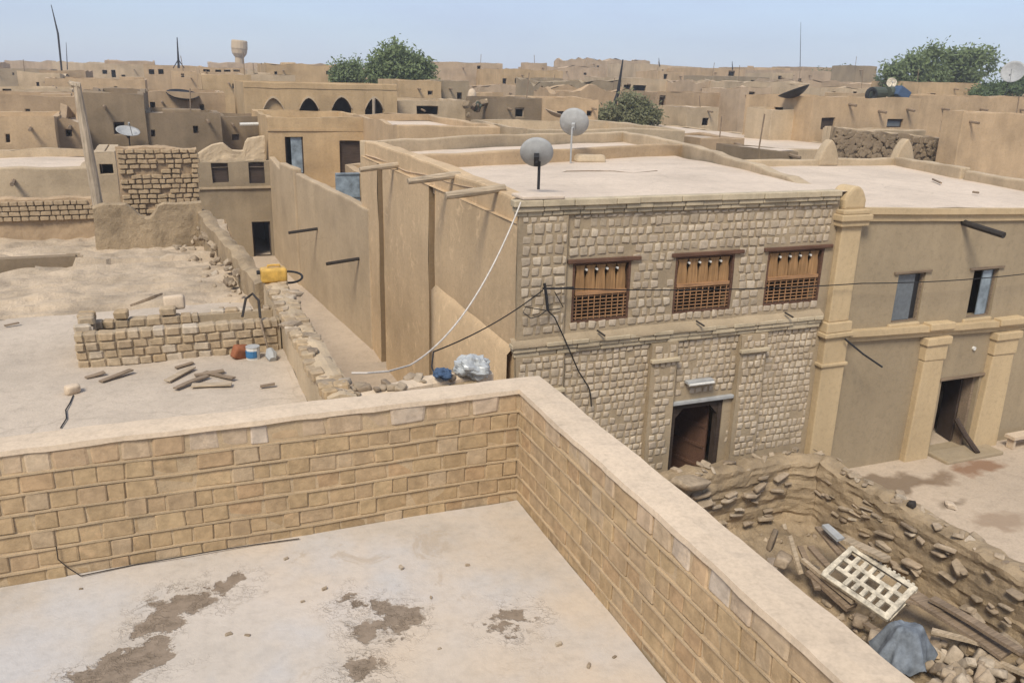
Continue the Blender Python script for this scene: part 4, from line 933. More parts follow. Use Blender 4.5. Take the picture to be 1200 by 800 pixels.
# yellow can, loop of hose, tins and scraps on and by the wall
p = Vector((1.60, 16.05, 5.22)); jc = thing('jerrycan', 'yellow plastic jerrycan lying on the end of the rubble-topped wall', 'jerrycan', p)
m = MB(); m.box((p.x-.24, p.y-.15, p.z), (p.x+.24, p.y+.15, p.z+.27)); m.build('body', 'jerry_yellow', jc, weld=True, bevel=.06, seg=3, smooth=True)
MB().tube([(p.x+.12, p.y, p.z+.28), (p.x+.12, p.y, p.z+.31), (p.x+.0, p.y, p.z+.315), (p.x-.1, p.y, p.z+.31), (p.x-.1, p.y, p.z+.28)], .02, 6).build('handle', 'jerry_yellow', jc)
MB().tube([(p.x-.25, p.y-.05, p.z+.2), (p.x-.31, p.y-.05, p.z+.2)], .04, 8).build('cap', 'rubber', jc)
q = Vector((1.93, 16.6, 5.02)); tag(MB().tube([q+Vector((.27*math.cos(a), .24*math.sin(a), .14+.06*math.sin(a))) for a in [2*PI*k/24 for k in range(25)]], .022, 7, cap=False).build('tyre_loop', 'rubber'), 'black rubber tyre lying behind the yellow jerrycan', 'tyre')
p = gz(297, 420, ZL); t = thing('paint_tin', 'white tin with a blue label at the foot of the brick enclosure', 'tin', p)
MB().tube([p, p+Vector((0, 0, .2))], .11, 12).build('body', 'paint_white', t); MB().tube([p+Vector((-.01, -.012, .04)), p+Vector((-.01, -.012, .15))], .108, 12).build('blue_label', 'paint_blue', t); MB().tube([p+Vector((0, 0, .2)), p+Vector((0, 0, .215))], .115, 12).build('rim', 'metal_grey', t)
p = gz(281, 420, ZL); tag(inst('clay_lump', piece_meshes('red_clay', 1, .2, .2, 61, 2)[0], None, p+Vector((0, 0, .1)), (.2, .3, .4), (.22, .18, .22)), 'small rusty red lump left of the white and blue tin', 'lump')
a = gz(316, 415, ZL+.08); sh = thing('shovel', 'shovel leaning on the rubble-topped wall beside the tin', 'shovel', a)
MB().tube([a, gz(306, 380, 5.0), gz(303, 350, 5.35)], .018, 6).build('handle', 'wood_old', sh); 
bl = MB(); bl.tube([a+Vector((0, 0, .1)), a+Vector((.02, -.06, 0)), a+Vector((.03, -.16, -.05))], [.05, .1, .06], 8); bl.build('blade', 'metal_grey', sh)
tag(MB().tube([gz(284, 371, 5.1), gz(288, 350, 5.35), gz(296, 344, 5.42), gz(303, 352, 5.35), gz(305, 372, 5.1)], .022, 6).build('bent_pipe', 'pipe_dark'), 'dark bent pipe arching over the right end of the brick enclosure', 'pipe')
p = gz(205, 360, ZL+.5); m = MB(); m.box((p.x-.16, p.y-.1, p.z-.02), (p.x+.16, p.y+.12, p.z+.2)); tag(shift_origin(m.build('white_container', 'coping', None, weld=True, bevel=.05, seg=3, amp=.04, nsc=4, smooth=True), p), 'small white plastic container resting on the rear bricks of the enclosure', 'container')
plank(158, 357, 186, 346, ZL+.3, ZL+.55, .2, .04, 'wood_old', 'tilted brown board behind the brick enclosure')
SPL = ['longest grey splinter at the left of the board scraps', 'upright-lying splinter left of the crossed boards', 'splinter lying under the crossed boards', 'broad pale splinter nearest the parapet among the crossed boards', 'splinter crossing the middle of the board scraps', 'rightmost splinter of the crossed boards', 'small splinter nearest the brick enclosure', 'lone short splinter near the rubble-topped wall', 'short wide splinter at the left end of the board scraps', 'tiny stick at the far left edge of the roof']
gs = 'splintered boards scattered on the left roof'; gl = 'curled splinter of dark board scattered on the left roof floor'
for (a, b, c, d, w_) in ((118, 447, 155, 433, .10), (196, 446, 226, 430, .11), (205, 455, 243, 440, .09), (225, 452, 272, 449, .13), (228, 440, 262, 434, .1), (240, 436, 275, 443, .08), (206, 430, 226, 424, .08), (305, 453, 322, 450, .07), (100, 442, 122, 436, .1), (5, 382, 22, 378, .05)):
    o = plank(a, b, c, d, ZL+.03, ZL+.05, w_, .02, 'wood_pale' if w_ > .1 else 'wood_old', SPL.pop(0), gs, name='splinter')
p = gz(86, 461, ZL); tag(inst('white_stone', piece_meshes('coping', 1, .15, .25, 63, 2)[0], None, p+Vector((0, 0, .06)), (0, 0, .4), (.2, .16, .14)), 'single pale stone on the left roof with a cord', 'stone')
tag(MB().tube([gz(86, 463, ZL+.02), gz(82, 472, ZL+.02), gz(77, 480, ZL+.02), gz(78, 490, ZL+.02), gz(71, 501, ZL+.02)], .009, 5).build('cord', 'cable_black'), 'thin dark cord trailing from the pale stone', 'cord')
p = gz(82, 268, 4.45); tag(inst('blue_pot', piece_meshes('paint_blue', 1, .1, .25, 64, 2)[0], None, p, (0, 0, 0), (.26, .22, .2)), 'small dark blue tub on the dusty left roof', 'tub')
p = gz(52, 268, 4.45); tag(inst('black_pot', piece_meshes('rubber', 1, .1, .25, 65, 2)[0], None, p, (0, 0, 0), (.16, .14, .15)), 'small round black pot on the dusty left roof', 'pot')
# plastic sheeting bag and blue cloth on the return wall
p = gz(556, 437, 5.15); c = MB(); nu, nv_ = 30, 18
for i in range(nu):
    for j in range(nv_+1):
        th_, ph = 2*PI*i/nu, PI*j/nv_; q = Vector((math.sin(ph)*math.cos(th_)*.26, math.sin(ph)*math.sin(th_)*.2, math.cos(ph)*.15)); f0 = 1+.45*noise.noise(q*7)+.25*noise.noise(q*18); c.v.append(p+q*f0+Vector((0, 0, .1)))
for i in range(nu):
    for j in range(nv_): c.f.append((i*(nv_+1)+j, i*(nv_+1)+j+1, ((i+1) % nu)*(nv_+1)+j+1, ((i+1) % nu)*(nv_+1)+j))
tag(shift_origin(c.build('plastic_bag', 'plastic_sheet'), p), 'crumpled whitish plastic bag on the end of the return wall', 'bag')
p = gz(520, 444, 5.14); c2 = MB(); c2.v = [(v-Vector(c.v[0]))*1.0 for v in c.v]; 
c2.v = [p+Vector((v.x*.5, v.y*.6, v.z*.45+.08)) for v in [w_-(gz(556, 437, 5.15)+Vector((0, 0, .1))) for w_ in c.v]]; c2.f = list(c.f)
tag(shift_origin(c2.build('blue_cloth', 'cloth_blue'), p), 'dark blue rag beside the plastic bag on the return wall', 'cloth')
# cables crossing the alley
a = Vector((5.83, 14.15, 6.85)); b = gz(412, 437, 5.2)
tag(MB().tube([a, a+Vector((-.06, -.05, -.1))]+sag(a+Vector((-.06, -.05, -.1)), gz(480, 428, 5.0), .45)[1:]+[gz(455, 435, 5.12), gz(430, 437, 5.2), b], .014, 6).build('white_cable', 'cable_white'), 'pale cable hanging from the roof corner down to the rubble wall', 'cable')
tag(MB().tube(sag(gy(636, 340, 14.15), gz(508, 412, 4.9), .1)+[gz(506, 430, 5.0), gz(512, 446, 5.1)], .012, 5).build('black_cable', 'cable_black'), 'black cable running from the iron bracket down into the alley', 'cable')
pt = thing('leaning_post', 'tall weathered wooden post leaning at the back of the left roof', 'post', gy(118, 258, 24.9))
MB().tube([gy(118, 262, 24.9), gy(108, 200, 24.9), gy(98, 150, 24.9), gy(90, 98, 24.9)], [.14, .13, .12, .10], 8).build('shaft', 'wood_post', pt, amp=.03, nsc=1.5)
MB().tube([gy(94, 101, 24.9), gy(84, 99, 24.9), gy(80, 96, 24.9)], [.09, .08, .05], 7).build('forked_tip', 'wood_post', pt)
# ================================================================== ALLEY END
aw = thing('alley_wall', 'tall plain mud wall lining the right side of the narrow alley', 'wall', (5.3, 33, 0))
wallthing(wallrun(MB(), [(5.83, 27.2), (5.35, 32.2), (4.87, 37.2)], .32, -.1, [4.80, 4.85, 4.9], left=False), 'wall', 'mud_alley', aw, bevel=.06)
wallthing(wallrun(MB(), [(4.80, 37.25), (4.55, 40.2)], .36, -.1, [5.1, 5.05], left=False), 'gate_pier', 'mud_alley', aw, bevel=.08)
wallthing(wallrun(MB(), [(4.62, 40.2), (4.5, 43.95)], .3, -.1, [4.7, 5.0], left=False), 'end_wall', 'mud_alley', aw, bevel=.06)
for (px, py, qx, qy) in ((372, 268, 341, 272), (421, 303, 390, 308)):
    d = ray(px, py); t = (5.83+.097*27.2)/(d.x+.097*d.y); a = CAM+d*t
    MB().tube([a+Vector((.2, 0, 0)), a, a+Vector((-1.15, -.1, -.1))], .06, 7).build('water_spout', 'pipe_dark', aw)
g_ = MB()
for (y0, y1, x0) in ((28.5, 43.9, 6.0),): g_.box((x0, y0, -.1), (11, y1, 3.4))
tc = thing('terrace_block', 'low terrace behind the alley wall below the tan house', 'house', (8, 36, 0)); g_.build('wall', 'mud_tan', tc)
p0, p1 = gy(393, 203, 33), gy(421, 203, 33); m = MB(); m.box((p0.x, 33, 3.4), (p1.x, 33.08, p0.z))
t = thing('blue_metal_sheet', 'pale blue-grey metal sheet standing behind the alley wall', 'sheet', ((p0.x+p1.x)/2, 33, 3.4)); m.build('sheet', 'metal_blue', t)
m = MB(); m.box((p0.x, 32.96, p0.z-.95), (p1.x, 33, p0.z-.9)); m.box((p0.x, 32.96, p0.z-.06), (p1.x, 33, p0.z)); m.build('rib', 'metal_blue', t)
p2 = gy(440, 203, 33); house('roof_room', 'small tan block beside the blue metal sheet above the alley', p1.x+.02, p2.x+.5, 33, 36, p0.z+.02, 'mud_tan', zb=3.3, par=.15)
phouse('tan_alley_house', 'tan upper house at the alley end with a blue door and a brown doorway', 313, 436, 138, 44, 8, 'mud_ochre', holes=((334, 160, 357, 204, 'door_blue'), (397, 165, 427, 206, 'door_board')), lip=True, par=.55)
house('flat_roofed_house', 'sunlit flat roof directly behind the stone fronted house', 9.3, 14.1, 37, 48, 6.9, 'mud_tan', par=.35, roof='roof_pale')
house('flat_roofed_house', 'flat roofed house with long pale parapet behind the satellite dishes', 14.4, 22.4, 34.5, 42, 6.9, 'mud_buff', par=.5)
gh = phouse('grey_alley_house', 'small grey two storey mud house with a black doorway at the alley end', 230, 316, 190, 44, 6, 'mud_grey', holes=((247, 191, 268, 214, 'board'), (291, 191, 311, 215, 'board'), (295, 260, 319, 300, 'door')), par=.25)
m = MB(); a, b = gy(229, 221, 44), gy(317, 219, 44); m.box((a.x, 43.9, a.z-.05), (b.x, 44.02, a.z+.05)); m.build('string_course', 'mud_buff', gh)
def gh_z(p):
    px, _ = pj((p.x, 44.5, 5)); k = [(228, 184), (240, 176), (252, 170), (262, 168), (272, 176), (285, 178), (290, 163), (313, 160)]
    for (a, ya), (b, yb) in zip(k, k[1:]):
        if a <= px <= b: return gy(px, ya+(yb-ya)*(px-a)/(b-a), 44.5).z
    return gy(px, 184 if px < 228 else 161, 44.5).z
rough_wall([(4.4, 44.6), (1.25, 44.6)], .3, 4.5, gh_z, amp=.06, seed=33).build('broken_parapet', 'mud_buff', gh)
a, b = gy(281, 146, 48.5), gy(317, 145, 48.5); tag(MB().tube([a, b], .09, 8).build('white_pole', 'paint_white'), 'short white pipe projecting in front of the dark house by the tan house', 'pipe')
# brick ruin between the left roof and the dark houses
br = thing('ruined_brick_wall', 'tall rough ruined mud brick wall behind the left roof', 'wall', (1, 31, 0))
ra, rb = gy(136, 171, 31), gy(228, 171, 31)
rough_wall([(rb.x, 31.2), (ra.x, 31.2)], .45, -.1, lambda p: ra.z-.1+.14*noise.noise(p*1.3), amp=.09, seed=40).build('wall_core', 'mud_brown', br)
jm = MB(); rnd = random.Random(3)
for r in range(16):
    t = ra.x
    while t < rb.x-.1:
        l = rnd.uniform(.2, .36)
        if rnd.random() < (.97 if r < 3 else .85):
            me = BR_YARD[rnd.randrange(8)]; mt = Matrix.Translation((t+l/2, 30.99-.04*rnd.random(), ra.z-.18-.165*r)) @ Matrix.Rotation(rnd.uniform(-.12, .12), 4, 'Y') @ Matrix.Diagonal((l-.03, .2, .13, 1)); jm.add([mt @ v.co for v in me.vertices], [tuple(p.vertices) for p in me.polygons])
        t += l
tag(jm.build('brick_courses', 'brick_yard', br), kind='stuff')
phouse('mud_shed', 'small pale shed between the leaning post and the ruined brick wall', 110, 134, 176, 33, 3, 'mud_buff', holes=((116, 193, 133, 204, 'none'),), par=.1)

# ================================================================== HOUSES OF THE TOWN, NEAR TO FAR
HS = [
 ('long low house with a pale roof strip behind the low brick wall at far left', -90, 104, 197, 33, 7.5, 'mud_buff', (), dict(par=.3, roof='roof_pale')),
 ('tan house with ragged right end behind the long low roof at far left', -90, 63, 137, 44, 6, 'mud_tan', (), dict(par=.3)),
 ('broken brown house remnant left of the leaning post', 64, 92, 133, 45, 5, 'mud_brown', (), dict(rough=.8)),
 ('brown house with a pale parapet behind the leaning post', -90, 92, 112, 55, 8, 'mud_brown', (), {}),
 ('buff house with a small black opening at the left edge', -100, 84, 104, 68, 8, 'mud_buff', ((3, 104, 14, 109, 'open'),), {}),
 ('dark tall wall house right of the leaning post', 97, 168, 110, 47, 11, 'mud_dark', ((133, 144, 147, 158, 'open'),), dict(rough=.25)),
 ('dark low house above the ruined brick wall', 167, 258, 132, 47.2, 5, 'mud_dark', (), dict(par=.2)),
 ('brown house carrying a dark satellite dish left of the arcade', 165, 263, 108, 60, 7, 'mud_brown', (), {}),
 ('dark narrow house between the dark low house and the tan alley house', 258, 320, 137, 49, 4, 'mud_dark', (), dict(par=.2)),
 ('ochre block left of the arcaded house', 236, 294, 88, 72, 9, 'mud_ochre', (), {}),
 ('far house with a row of small openings below the water tower', 234, 287, 79.5, 96, 9, 'mud_tan', ((238, 81.5, 246, 84.5, 'none'), (252, 81.5, 259, 84.5, 'none'), (262, 81.5, 270, 84.5, 'none'), (273, 81.5, 281, 84.5, 'none')), dict(par=.2)),
 ('far tan house with two dark arched openings under the thin mast', 168, 238, 77, 112, 10, 'mud_tan', ((174, 81, 181, 87, 'none'), (185, 81, 192, 87, 'none')), {}),
 ('far house with three small dark windows left of the thin mast', 98, 172, 75, 128, 10, 'mud_buff', ((120, 82, 126, 87, 'none'), (130, 82, 136, 91, 'none'), (142, 88, 147, 92, 'none')), {}),
 ('far low house between the left mast and the windowed house', 46, 100, 83, 100, 10, 'mud_brown', ((54, 88, 63, 93, 'none'),), {}),
 ('far hazy house at the left end of the skyline', -70, 56, 80, 140, 12, 'mud_grey', (), {}),
 ('far low house in front of the left skyline', 52, 170, 93, 86, 9, 'mud_tan', (), {}),
 ('ochre skyline house left of the small tree', 312, 398, 76, 100, 10, 'mud_ochre', (), dict(rough=.3)),
 ('low buff house behind the left end of the arcade', 284, 346, 88, 82, 8, 'mud_buff', (), {}),
 ('plain tan cube house right of the big tree', 467, 517, 94.5, 66, 7, 'mud_ochre', (), {}),
 ('darker house joined to the plain tan cube house', 517.5, 550, 95, 67, 6, 'mud_grey', (), {}),
 ('low buff house in front of the plain tan cube house', 466, 546, 118, 56, 6, 'mud_buff', ((488, 124, 514, 134, 'none'),), {}),
 ('large skyline house with one tiny window right of the big tree', 508, 589, 73.5, 115, 12, 'mud_rose', ((559, 77, 563, 81, 'none'),), {}),
 ('ochre skyline house with a row of four small windows', 586, 660, 82, 105, 9, 'mud_ochre', ((589, 92, 593.5, 99, 'none'), (603.5, 92, 607, 98, 'none'), (616, 91.5, 620, 98, 'none'), (631.5, 92, 636, 98, 'none')), {}),
 ('little square roof tower above the four windows', 624, 641, 74, 106, 4, 'mud_rose', (), {}),
 ('low rose house below the four small windows', 560, 668, 102, 86, 10, 'mud_rose', (), dict(rough=.4)),
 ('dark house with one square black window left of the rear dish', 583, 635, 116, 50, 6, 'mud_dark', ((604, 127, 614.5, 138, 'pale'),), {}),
 ('tan house behind the rear dish', 636, 702, 116, 53, 7, 'mud_tan', (), {}),
 ('grey house with a humped roofline and two black windows', 648, 729, 98, 72, 9, 'mud_grey', ((669, 109, 679, 115, 'pale'), (698, 108, 704, 115, 'pale')), dict(rough=.6)),
 ('stepped skyline house left of the highest rooftop', 640, 702, 79, 130, 12, 'mud_rose', (), dict(rough=.5)),
 ('highest skyline house in the middle of the town', 687, 762, 71, 142, 14, 'mud_rose', (), dict(rough=.6)),
 ('skyline house sloping down right of the highest rooftop', 752, 822, 77, 126, 12, 'mud_buff', ((792, 86, 797, 90, 'none'),), dict(skew=-.03)),
 ('buff house with two wide dark windows behind the green bush', 727, 786, 92, 86, 9, 'mud_buff', ((731, 99.5, 739, 107, 'none'), (742, 100, 757, 107, 'none')), {}),
 ('rose house in the gap right of the wide windowed house', 786, 826, 96, 90, 8, 'mud_rose', ((790, 99, 805, 106, 'none'),), dict(rough=.4)),
 ('brown house with a tall black doorway right of the green bush', 771, 866, 109, 67, 6, 'mud_brown', ((773, 112, 778.5, 136, 'none'),), dict(zb=3)),
 ('small cube house with a white roof on the pale terrace', 805, 843, 126, 57, 5, 'mud_buff', (), dict(roof='roof_pale', par=.08)),
 ('skyline house with a tall dark slot right of the middle', 822, 872, 80.5, 116, 10, 'mud_tan', ((854, 83, 860, 98, 'none'),), {}),
 ('rose house with a ragged roof below the dark slot', 816, 880, 98, 80, 8, 'mud_rose', (), dict(rough=.5)),
 ('broad skyline house left of the thin right mast', 884, 926, 79.5, 120, 10, 'mud_tan', (), {}),
 ('low long skyline house behind the thin right mast', 920, 1004, 83.5, 112, 10, 'mud_rose', (), {}),
 ('small green-grey block left of the big right tree', 1004, 1028, 77.5, 100, 5, 'mud_grey', (), {}),
 ('rose house below the hedge trees', 930, 1030, 96, 84, 8, 'mud_rose', (), dict(rough=.4)),
 ('buff house behind the dark mesh dish', 872, 950, 97, 74, 9, 'mud_buff', (), dict(rough=.3)),
 ('ochre roof room under the big right tree', 1078, 1150, 97, 72, 7, 'mud_ochre', (), {}),
 ('tan house behind the trees at the right edge', 1150, 1320, 104, 88, 9, 'mud_tan', (), {}),
 ('tall right block of the long tan house, at the right edge', 1076, 1330, 115, 44.5, 9, 'mud_tan', ((1103, 142, 1120, 155, 'pane'),), dict(par=.5)),
 ('plain tan house at the right edge with a sunlit roof strip', 1129, 1330, 136, 34, 1.3, 'mud_tan', (), dict(roof='roof_pale', par=.12, skew=-.03)),
 ('narrow pale house left of the ochre skyline house', 290, 316, 82, 118, 8, 'mud_buff', ((298, 86, 302, 90, 'none'),), {}),
 ('small dark roof room above the low rose house', 640, 660, 92, 96, 5, 'mud_grey', ((646, 95, 651, 100, 'none'),), {}),
 ('low ruined house below the humped roofline', 655, 742, 106, 62, 5, 'mud_brown', (), dict(rough=.7)),
 ('long tan wall house behind the junk heap', 540, 590, 110, 70, 6, 'mud_tan', ((556, 114, 562, 119, 'none'),), dict(rough=.3)),
 ('pale roof room with one black slot right of the highest rooftop', 770, 800, 84, 108, 6, 'mud_tan', ((778, 87, 782, 93, 'none'),), {}),
 ('grey low house in front of the dark slotted skyline house', 836, 902, 90, 97, 7, 'mud_grey', ((846, 94, 852, 98, 'none'), (880, 94, 885, 98, 'none')), {}),
 ('rosy ragged house left of the long tan house corner', 868, 905, 104, 64, 6, 'mud_rose', ((878, 108, 884, 114, 'none'),), dict(rough=.5)),
 ('buff house with two slits below the hedge trees', 962, 1036, 104, 66, 6, 'mud_buff', ((975, 107, 979, 111, 'none'), (1000, 107, 1004, 111, 'none')), dict(rough=.4)),
 ('dim brown skyline house behind the thin right mast foot', 940, 975, 79, 135, 9, 'mud_brown', (), {}),
 ('small cube house on the skyline left of the right mast', 905, 930, 86, 100, 6, 'mud_buff', ((912, 89, 916, 93, 'none'),), {}),
 ('tan roof room left of the water tower', 200, 230, 84, 92, 6, 'mud_tan', ((212, 87, 216, 91, 'none'),), {}),
 ('low pale house in front of the far left skyline', 20, 70, 88, 92, 8, 'mud_buff', (), dict(rough=.4)),
 ('low brown parapet block behind the dividing parapet', 822, 873, 162, 35.5, 4, 'mud_brown', (), dict(par=.1)),
 ('low dark shed behind the first pointed finial', 890, 936, 176, 28.5, 3, 'mud_dark', (), dict(par=.05, roof='roof_pale')),
]
crnd = random.Random(17)
for (lab, a, b, tp, Y, dep, mt, hl, kw) in HS:
    if not hl and Y > 43 and b-a > 24:                                  # small dark openings
        hl = []; n = 1 if b-a < 60 else 2
        for k in range(n):
            cx = a+(b-a)*(k+crnd.uniform(.25, .75))/n; wv, wh = 340/Y*crnd.uniform(.8, 1.3), 420/Y*crnd.uniform(.8, 1.3); top = tp+(700+crnd.uniform(0, 300))/Y
            if 0 < cx < 1200 and cx-wv/2 > a+2 and cx+wv/2 < b-2: hl.append((cx-wv/2, top, cx+wv/2, top+wh, crnd.choice(('open', 'open', 'board', 'pale'))))
    r = phouse('mud_house', lab, a, b, tp, Y, dep, mt, holes=hl, group='mud houses of the town', **kw)
    A, B = gy(a, tp, Y), gy(b, tp, Y); par = kw.get('par', .4)
    for k in range(max(1, int((B.x-A.x)/4.5))):                        # wooden drain spouts, poles and low walls on the roofs
        x = crnd.uniform(A.x+.4, B.x-.4); z = A.z-par-.15
        MB().tube([(x, Y+.1, z), (x+.03, Y-.6, z-.07)], .07, 6).build('water_spout', 'wood_old', r)
    if B.x-A.x > 3.5 and crnd.random() < .6:
        x = crnd.uniform(A.x+.6, B.x-1.8); y = Y+crnd.uniform(1.5, dep-1.2); m = MB(); m.box((x, y, A.z-par-.1), (x+crnd.uniform(.9, 2.2), y+crnd.uniform(.3, 1.2), A.z+crnd.uniform(-.1, .35))); m.build('roof_block', mt, r, weld=True, bevel=.06, amp=.08)
    if crnd.random() < .4:
        x = crnd.uniform(A.x+.3, B.x-.3); MB().tube([(x, Y+.8, A.z-par), (x+crnd.uniform(-.2, .2), Y+.8, A.z+crnd.uniform(.8, 2.0))], .035, 5).build('roof_pole', 'wood_old', r)
# pale terrace roof and the long tan house with the dark mesh dish
house('terrace_roof_house', 'broad house with a pale flat terrace roof in front of the cube house', 24, 36.6, 36.5, 66, 5.75, 'mud_buff', par=.05, roof='roof_pale', amp=.03)
n0 = gy(953, 113, 42); nz = 8.35
lt = house('long_tan_house', 'long tan house with small dark windows below the scrap barrels', n0.x, gy(1079, 120, 42).x, 42, 48.5, nz, 'mud_tan', par=.4,
      holes=[(*hole(963, 138, 977, 152, 42), 'board'), (*hole(1040, 140, 1057, 150, 42), 'pane')], side=[(44.6, 45.5, 7.1, 7.65, 'o')])
sw2 = thing('dark_stone_wall', 'dark rough stone wall in front of the long tan house, right side', 'wall', (38, 36, 0))
s0, s1 = gy(976, 150, 36), gy(1128, 166, 36)
rough_wall([(s1.x, 36.2), (s0.x, 36.2)], .4, -.1, lambda p: s0.z+(s1.z-s0.z)*(p.x-s0.x)/(s1.x-s0.x)+.05*noise.noise(p), step=.25, amp=.12, seed=50).build('wall_core', 'mud_dark', sw2)
wallthing(wallrun(MB(), [(s0.x, 36.15), (s1.x, 36.15)], .5, 0, [s0.z+.08, s1.z+.08]), 'pale_top', 'mud_buff', sw2)
jm = MB(); rnd = random.Random(8)
for k in range(420):
    u = rnd.random(); x = s0.x+(s1.x-s0.x)*u; z = s0.z+(s1.z-s0.z)*u-rnd.uniform(.15, 1.9); me = RUB[rnd.randrange(12)]; L = rnd.uniform(.15, .4)
    mt = Matrix.Translation((x, 35.95, z)) @ Matrix.Rotation(rnd.uniform(0, 6), 4, 'Y') @ Matrix.Diagonal((L, .2, L*.7, 1)); jm.add([mt @ v.co for v in me.vertices], [tuple(p.vertices) for p in me.polygons])
tag(jm.build('facing_stones', 'mud_dark', sw2), kind='stuff')

# ================================================================== ARCADED HOUSE
AY = 54; ax0, ax1, azt = gy(285, 98, AY).x, gy(465, 98, AY).x, gy(375, 98, AY).z
ah = thing('arcaded_house', 'tan house with a row of dark pointed arches left of the big tree', 'house', ((ax0+ax1)/2, AY, 0))
arcs = []
for (pa, pb, ptop, pspr, blind) in ((308, 334, 115, 131, 1), (351, 374, 115, 129, 0), (389, 413, 114, 128, 0), (428, 450, 115, 129, 0)):
    p, q = gy(pa, 134, AY), gy(pb, 134, AY); arcs.append((p.x, q.x, gy(pa, pspr, AY).z, gy((pa+pb)/2, ptop, AY).z, blind))
z0_ = gy(380, 135, AY).z; mb = MB(); rvs = {}
bu = sorted({ax0, ax1} | {a[0]+(a[1]-a[0])*k/12 for a in arcs for k in range(13)})
def az(x):
    for a in arcs:
        if a[0]-1e-6 <= x <= a[1]+1e-6: t = abs(2*(x-a[0])/(a[1]-a[0])-1); return a, a[2]+(a[3]-a[2])*(1-.85*t**2.2-.15*t)
    return None, None
for u0, u1 in zip(bu, bu[1:]):
    a, _ = az((u0+u1)/2)
    if a is None: mb.quad((u0, AY, -.1), (u1, AY, -.1), (u1, AY, azt), (u0, AY, azt)); continue
    za, zb_ = az(u0)[1], az(u1)[1]; dp = .18 if a[4] else .35
    mb.quad((u0, AY, za), (u1, AY, zb_), (u1, AY, azt), (u0, AY, azt)); mb.quad((u0, AY, -.1), (u1, AY, -.1), (u1, AY, z0_), (u0, AY, z0_))
    mb.quad((u0, AY, za), (u0, AY+dp, za), (u1, AY+dp, zb_), (u1, AY, zb_)); mb.quad((u0, AY, z0_), (u1, AY, z0_), (u1, AY+dp, z0_), (u0, AY+dp, z0_))
    if a[4]: mb.quad((u0, AY+dp, z0_), (u1, AY+dp, z0_), (u1, AY+dp, zb_), (u0, AY+dp, za))
    rv = rvs.setdefault(a, MB()); rv.add([(u0, AY-.05, za), (u1, AY-.05, zb_), (u1, AY-.05, zb_+.12), (u0, AY-.05, za+.12), (u0, AY+.02, za), (u1, AY+.02, zb_), (u1, AY+.02, zb_+.12), (u0, AY+.02, za+.12)], [(0, 1, 2, 3), (3, 2, 6, 7), (1, 0, 4, 5)])
for a in arcs:
    dp = .18 if a[4] else .35
    mb.quad((a[0], AY, z0_), (a[0], AY+dp, z0_), (a[0], AY+dp, a[2]), (a[0], AY, a[2])); mb.quad((a[1], AY, a[2]), (a[1], AY+dp, a[2]), (a[1], AY+dp, z0_), (a[1], AY, z0_))
for q4 in (((ax0, AY+8, -.1), (ax0, AY, -.1), (ax0, AY, azt), (ax0, AY+8, azt)), ((ax1, AY, -.1), (ax1, AY+8, -.1), (ax1, AY+8, azt), (ax1, AY, azt)), ((ax1, AY+8, -.1), (ax0, AY+8, -.1), (ax0, AY+8, azt), (ax1, AY+8, azt))): mb.quad(*q4)
mb.build('wall', 'mud_ochre', ah, amp=.03)
for rv in rvs.values(): rv.build('arch_moulding', 'mud_buff', ah, weld=True)
m = MB(); panel(m, (ax0+.02, AY+.02, azt-.25), (1, 0, 0), (0, 1, 0), (0, 0, 1), ax1-ax0-.04, 7.95, (), 0, 2); m.build('roof', 'roof_mud', ah)
wallthing(wallrun(MB(), [(ax0, AY-.03), (ax1, AY-.03)], .35, azt-.3, azt+.03), 'parapet', 'mud_ochre', ah)
pm = thing('mast_pole', 'slim pale pole standing before the right arch of the arcade', 'pole', gy(438, 150, 50)); MB().tube([gy(438, 150, 50), gy(438, 115, 50)], .09, 7).build('shaft', 'wood_post', pm)

# ================================================================== SATELLITE DISHES
def dish(name, label, c, r, face, mat, mast=None, depth=.16, feed=True, mesh=False, squash=1.0, bracket='metal_dark'):
    """c centre of the rim, face = direction the bowl looks"""
    c = Vector(c); f = Vector(face).normalized(); root = thing(name, label, 'satellite dish', mast if mast else c-Vector((0, 0, r)), 'satellite dishes on the roofs')
    a = f.cross(Vector((0, 0, 1))).normalized(); b = a.cross(f); m = MB(); nr, na = 6, 28
    for side in (0, 1):
        for i in range(nr+1):
            for k in range(na):
                t = i/nr; an = 2*PI*k/na; m.v.append(c+(a*math.cos(an)*squash+b*math.sin(an))*r*t-f*(r*depth*2*(1-t*t))-f*(.02*side))
    o2 = (nr+1)*na
    for i in range(nr):
        for k in range(na):
            k2 = (k+1) % na; q = (i*na+k, i*na+k2, (i+1)*na+k2, (i+1)*na+k); m.f.append(q); m.f.append(tuple(o2+x for x in reversed(q)))
    for k in range(na): m.f.append((nr*na+k, nr*na+(k+1) % na, o2+nr*na+(k+1) % na, o2+nr*na+k))
    m.build('bowl', mat, root, smooth=True)
    back = c-f*(r*depth*2+.02)
    if feed:
        fp = c+f*r*.8-b*r*.1
        MB().tube([c-b*r*.95, fp], .016, 5).build('feed_arm', bracket, root); MB().tube([fp, fp-f*.12], .05, 7).build('receiver', 'metal_grey', root)
    if mast:
        mp = Vector(mast); MB().tube([mp, Vector((mp.x, mp.y, back.z-.12)), back-f*.12-Vector((0, 0, .06))], .03, 7).build('mast', bracket, root)
        m = MB(); m.box((-.05, -.08, -.16), (.05, .08, .05), Matrix.Translation(back-f*.06) @ f.to_track_quat('Y', 'Z').to_matrix().to_4x4()); m.build('bracket', bracket, root)
    return root
p = gz(631, 222, 6.9); c = p+Vector((-.02, .1, .72))
dish('satellite_dish', 'grey satellite dish on the front corner of the stone house roof', c, .33, (.35, .8, .45), 'metal_grey', mast=p)
p = Vector((gy(669, 182, 24.2).x, 24.2, 6.5)); c = gy(673, 143, 24.5)
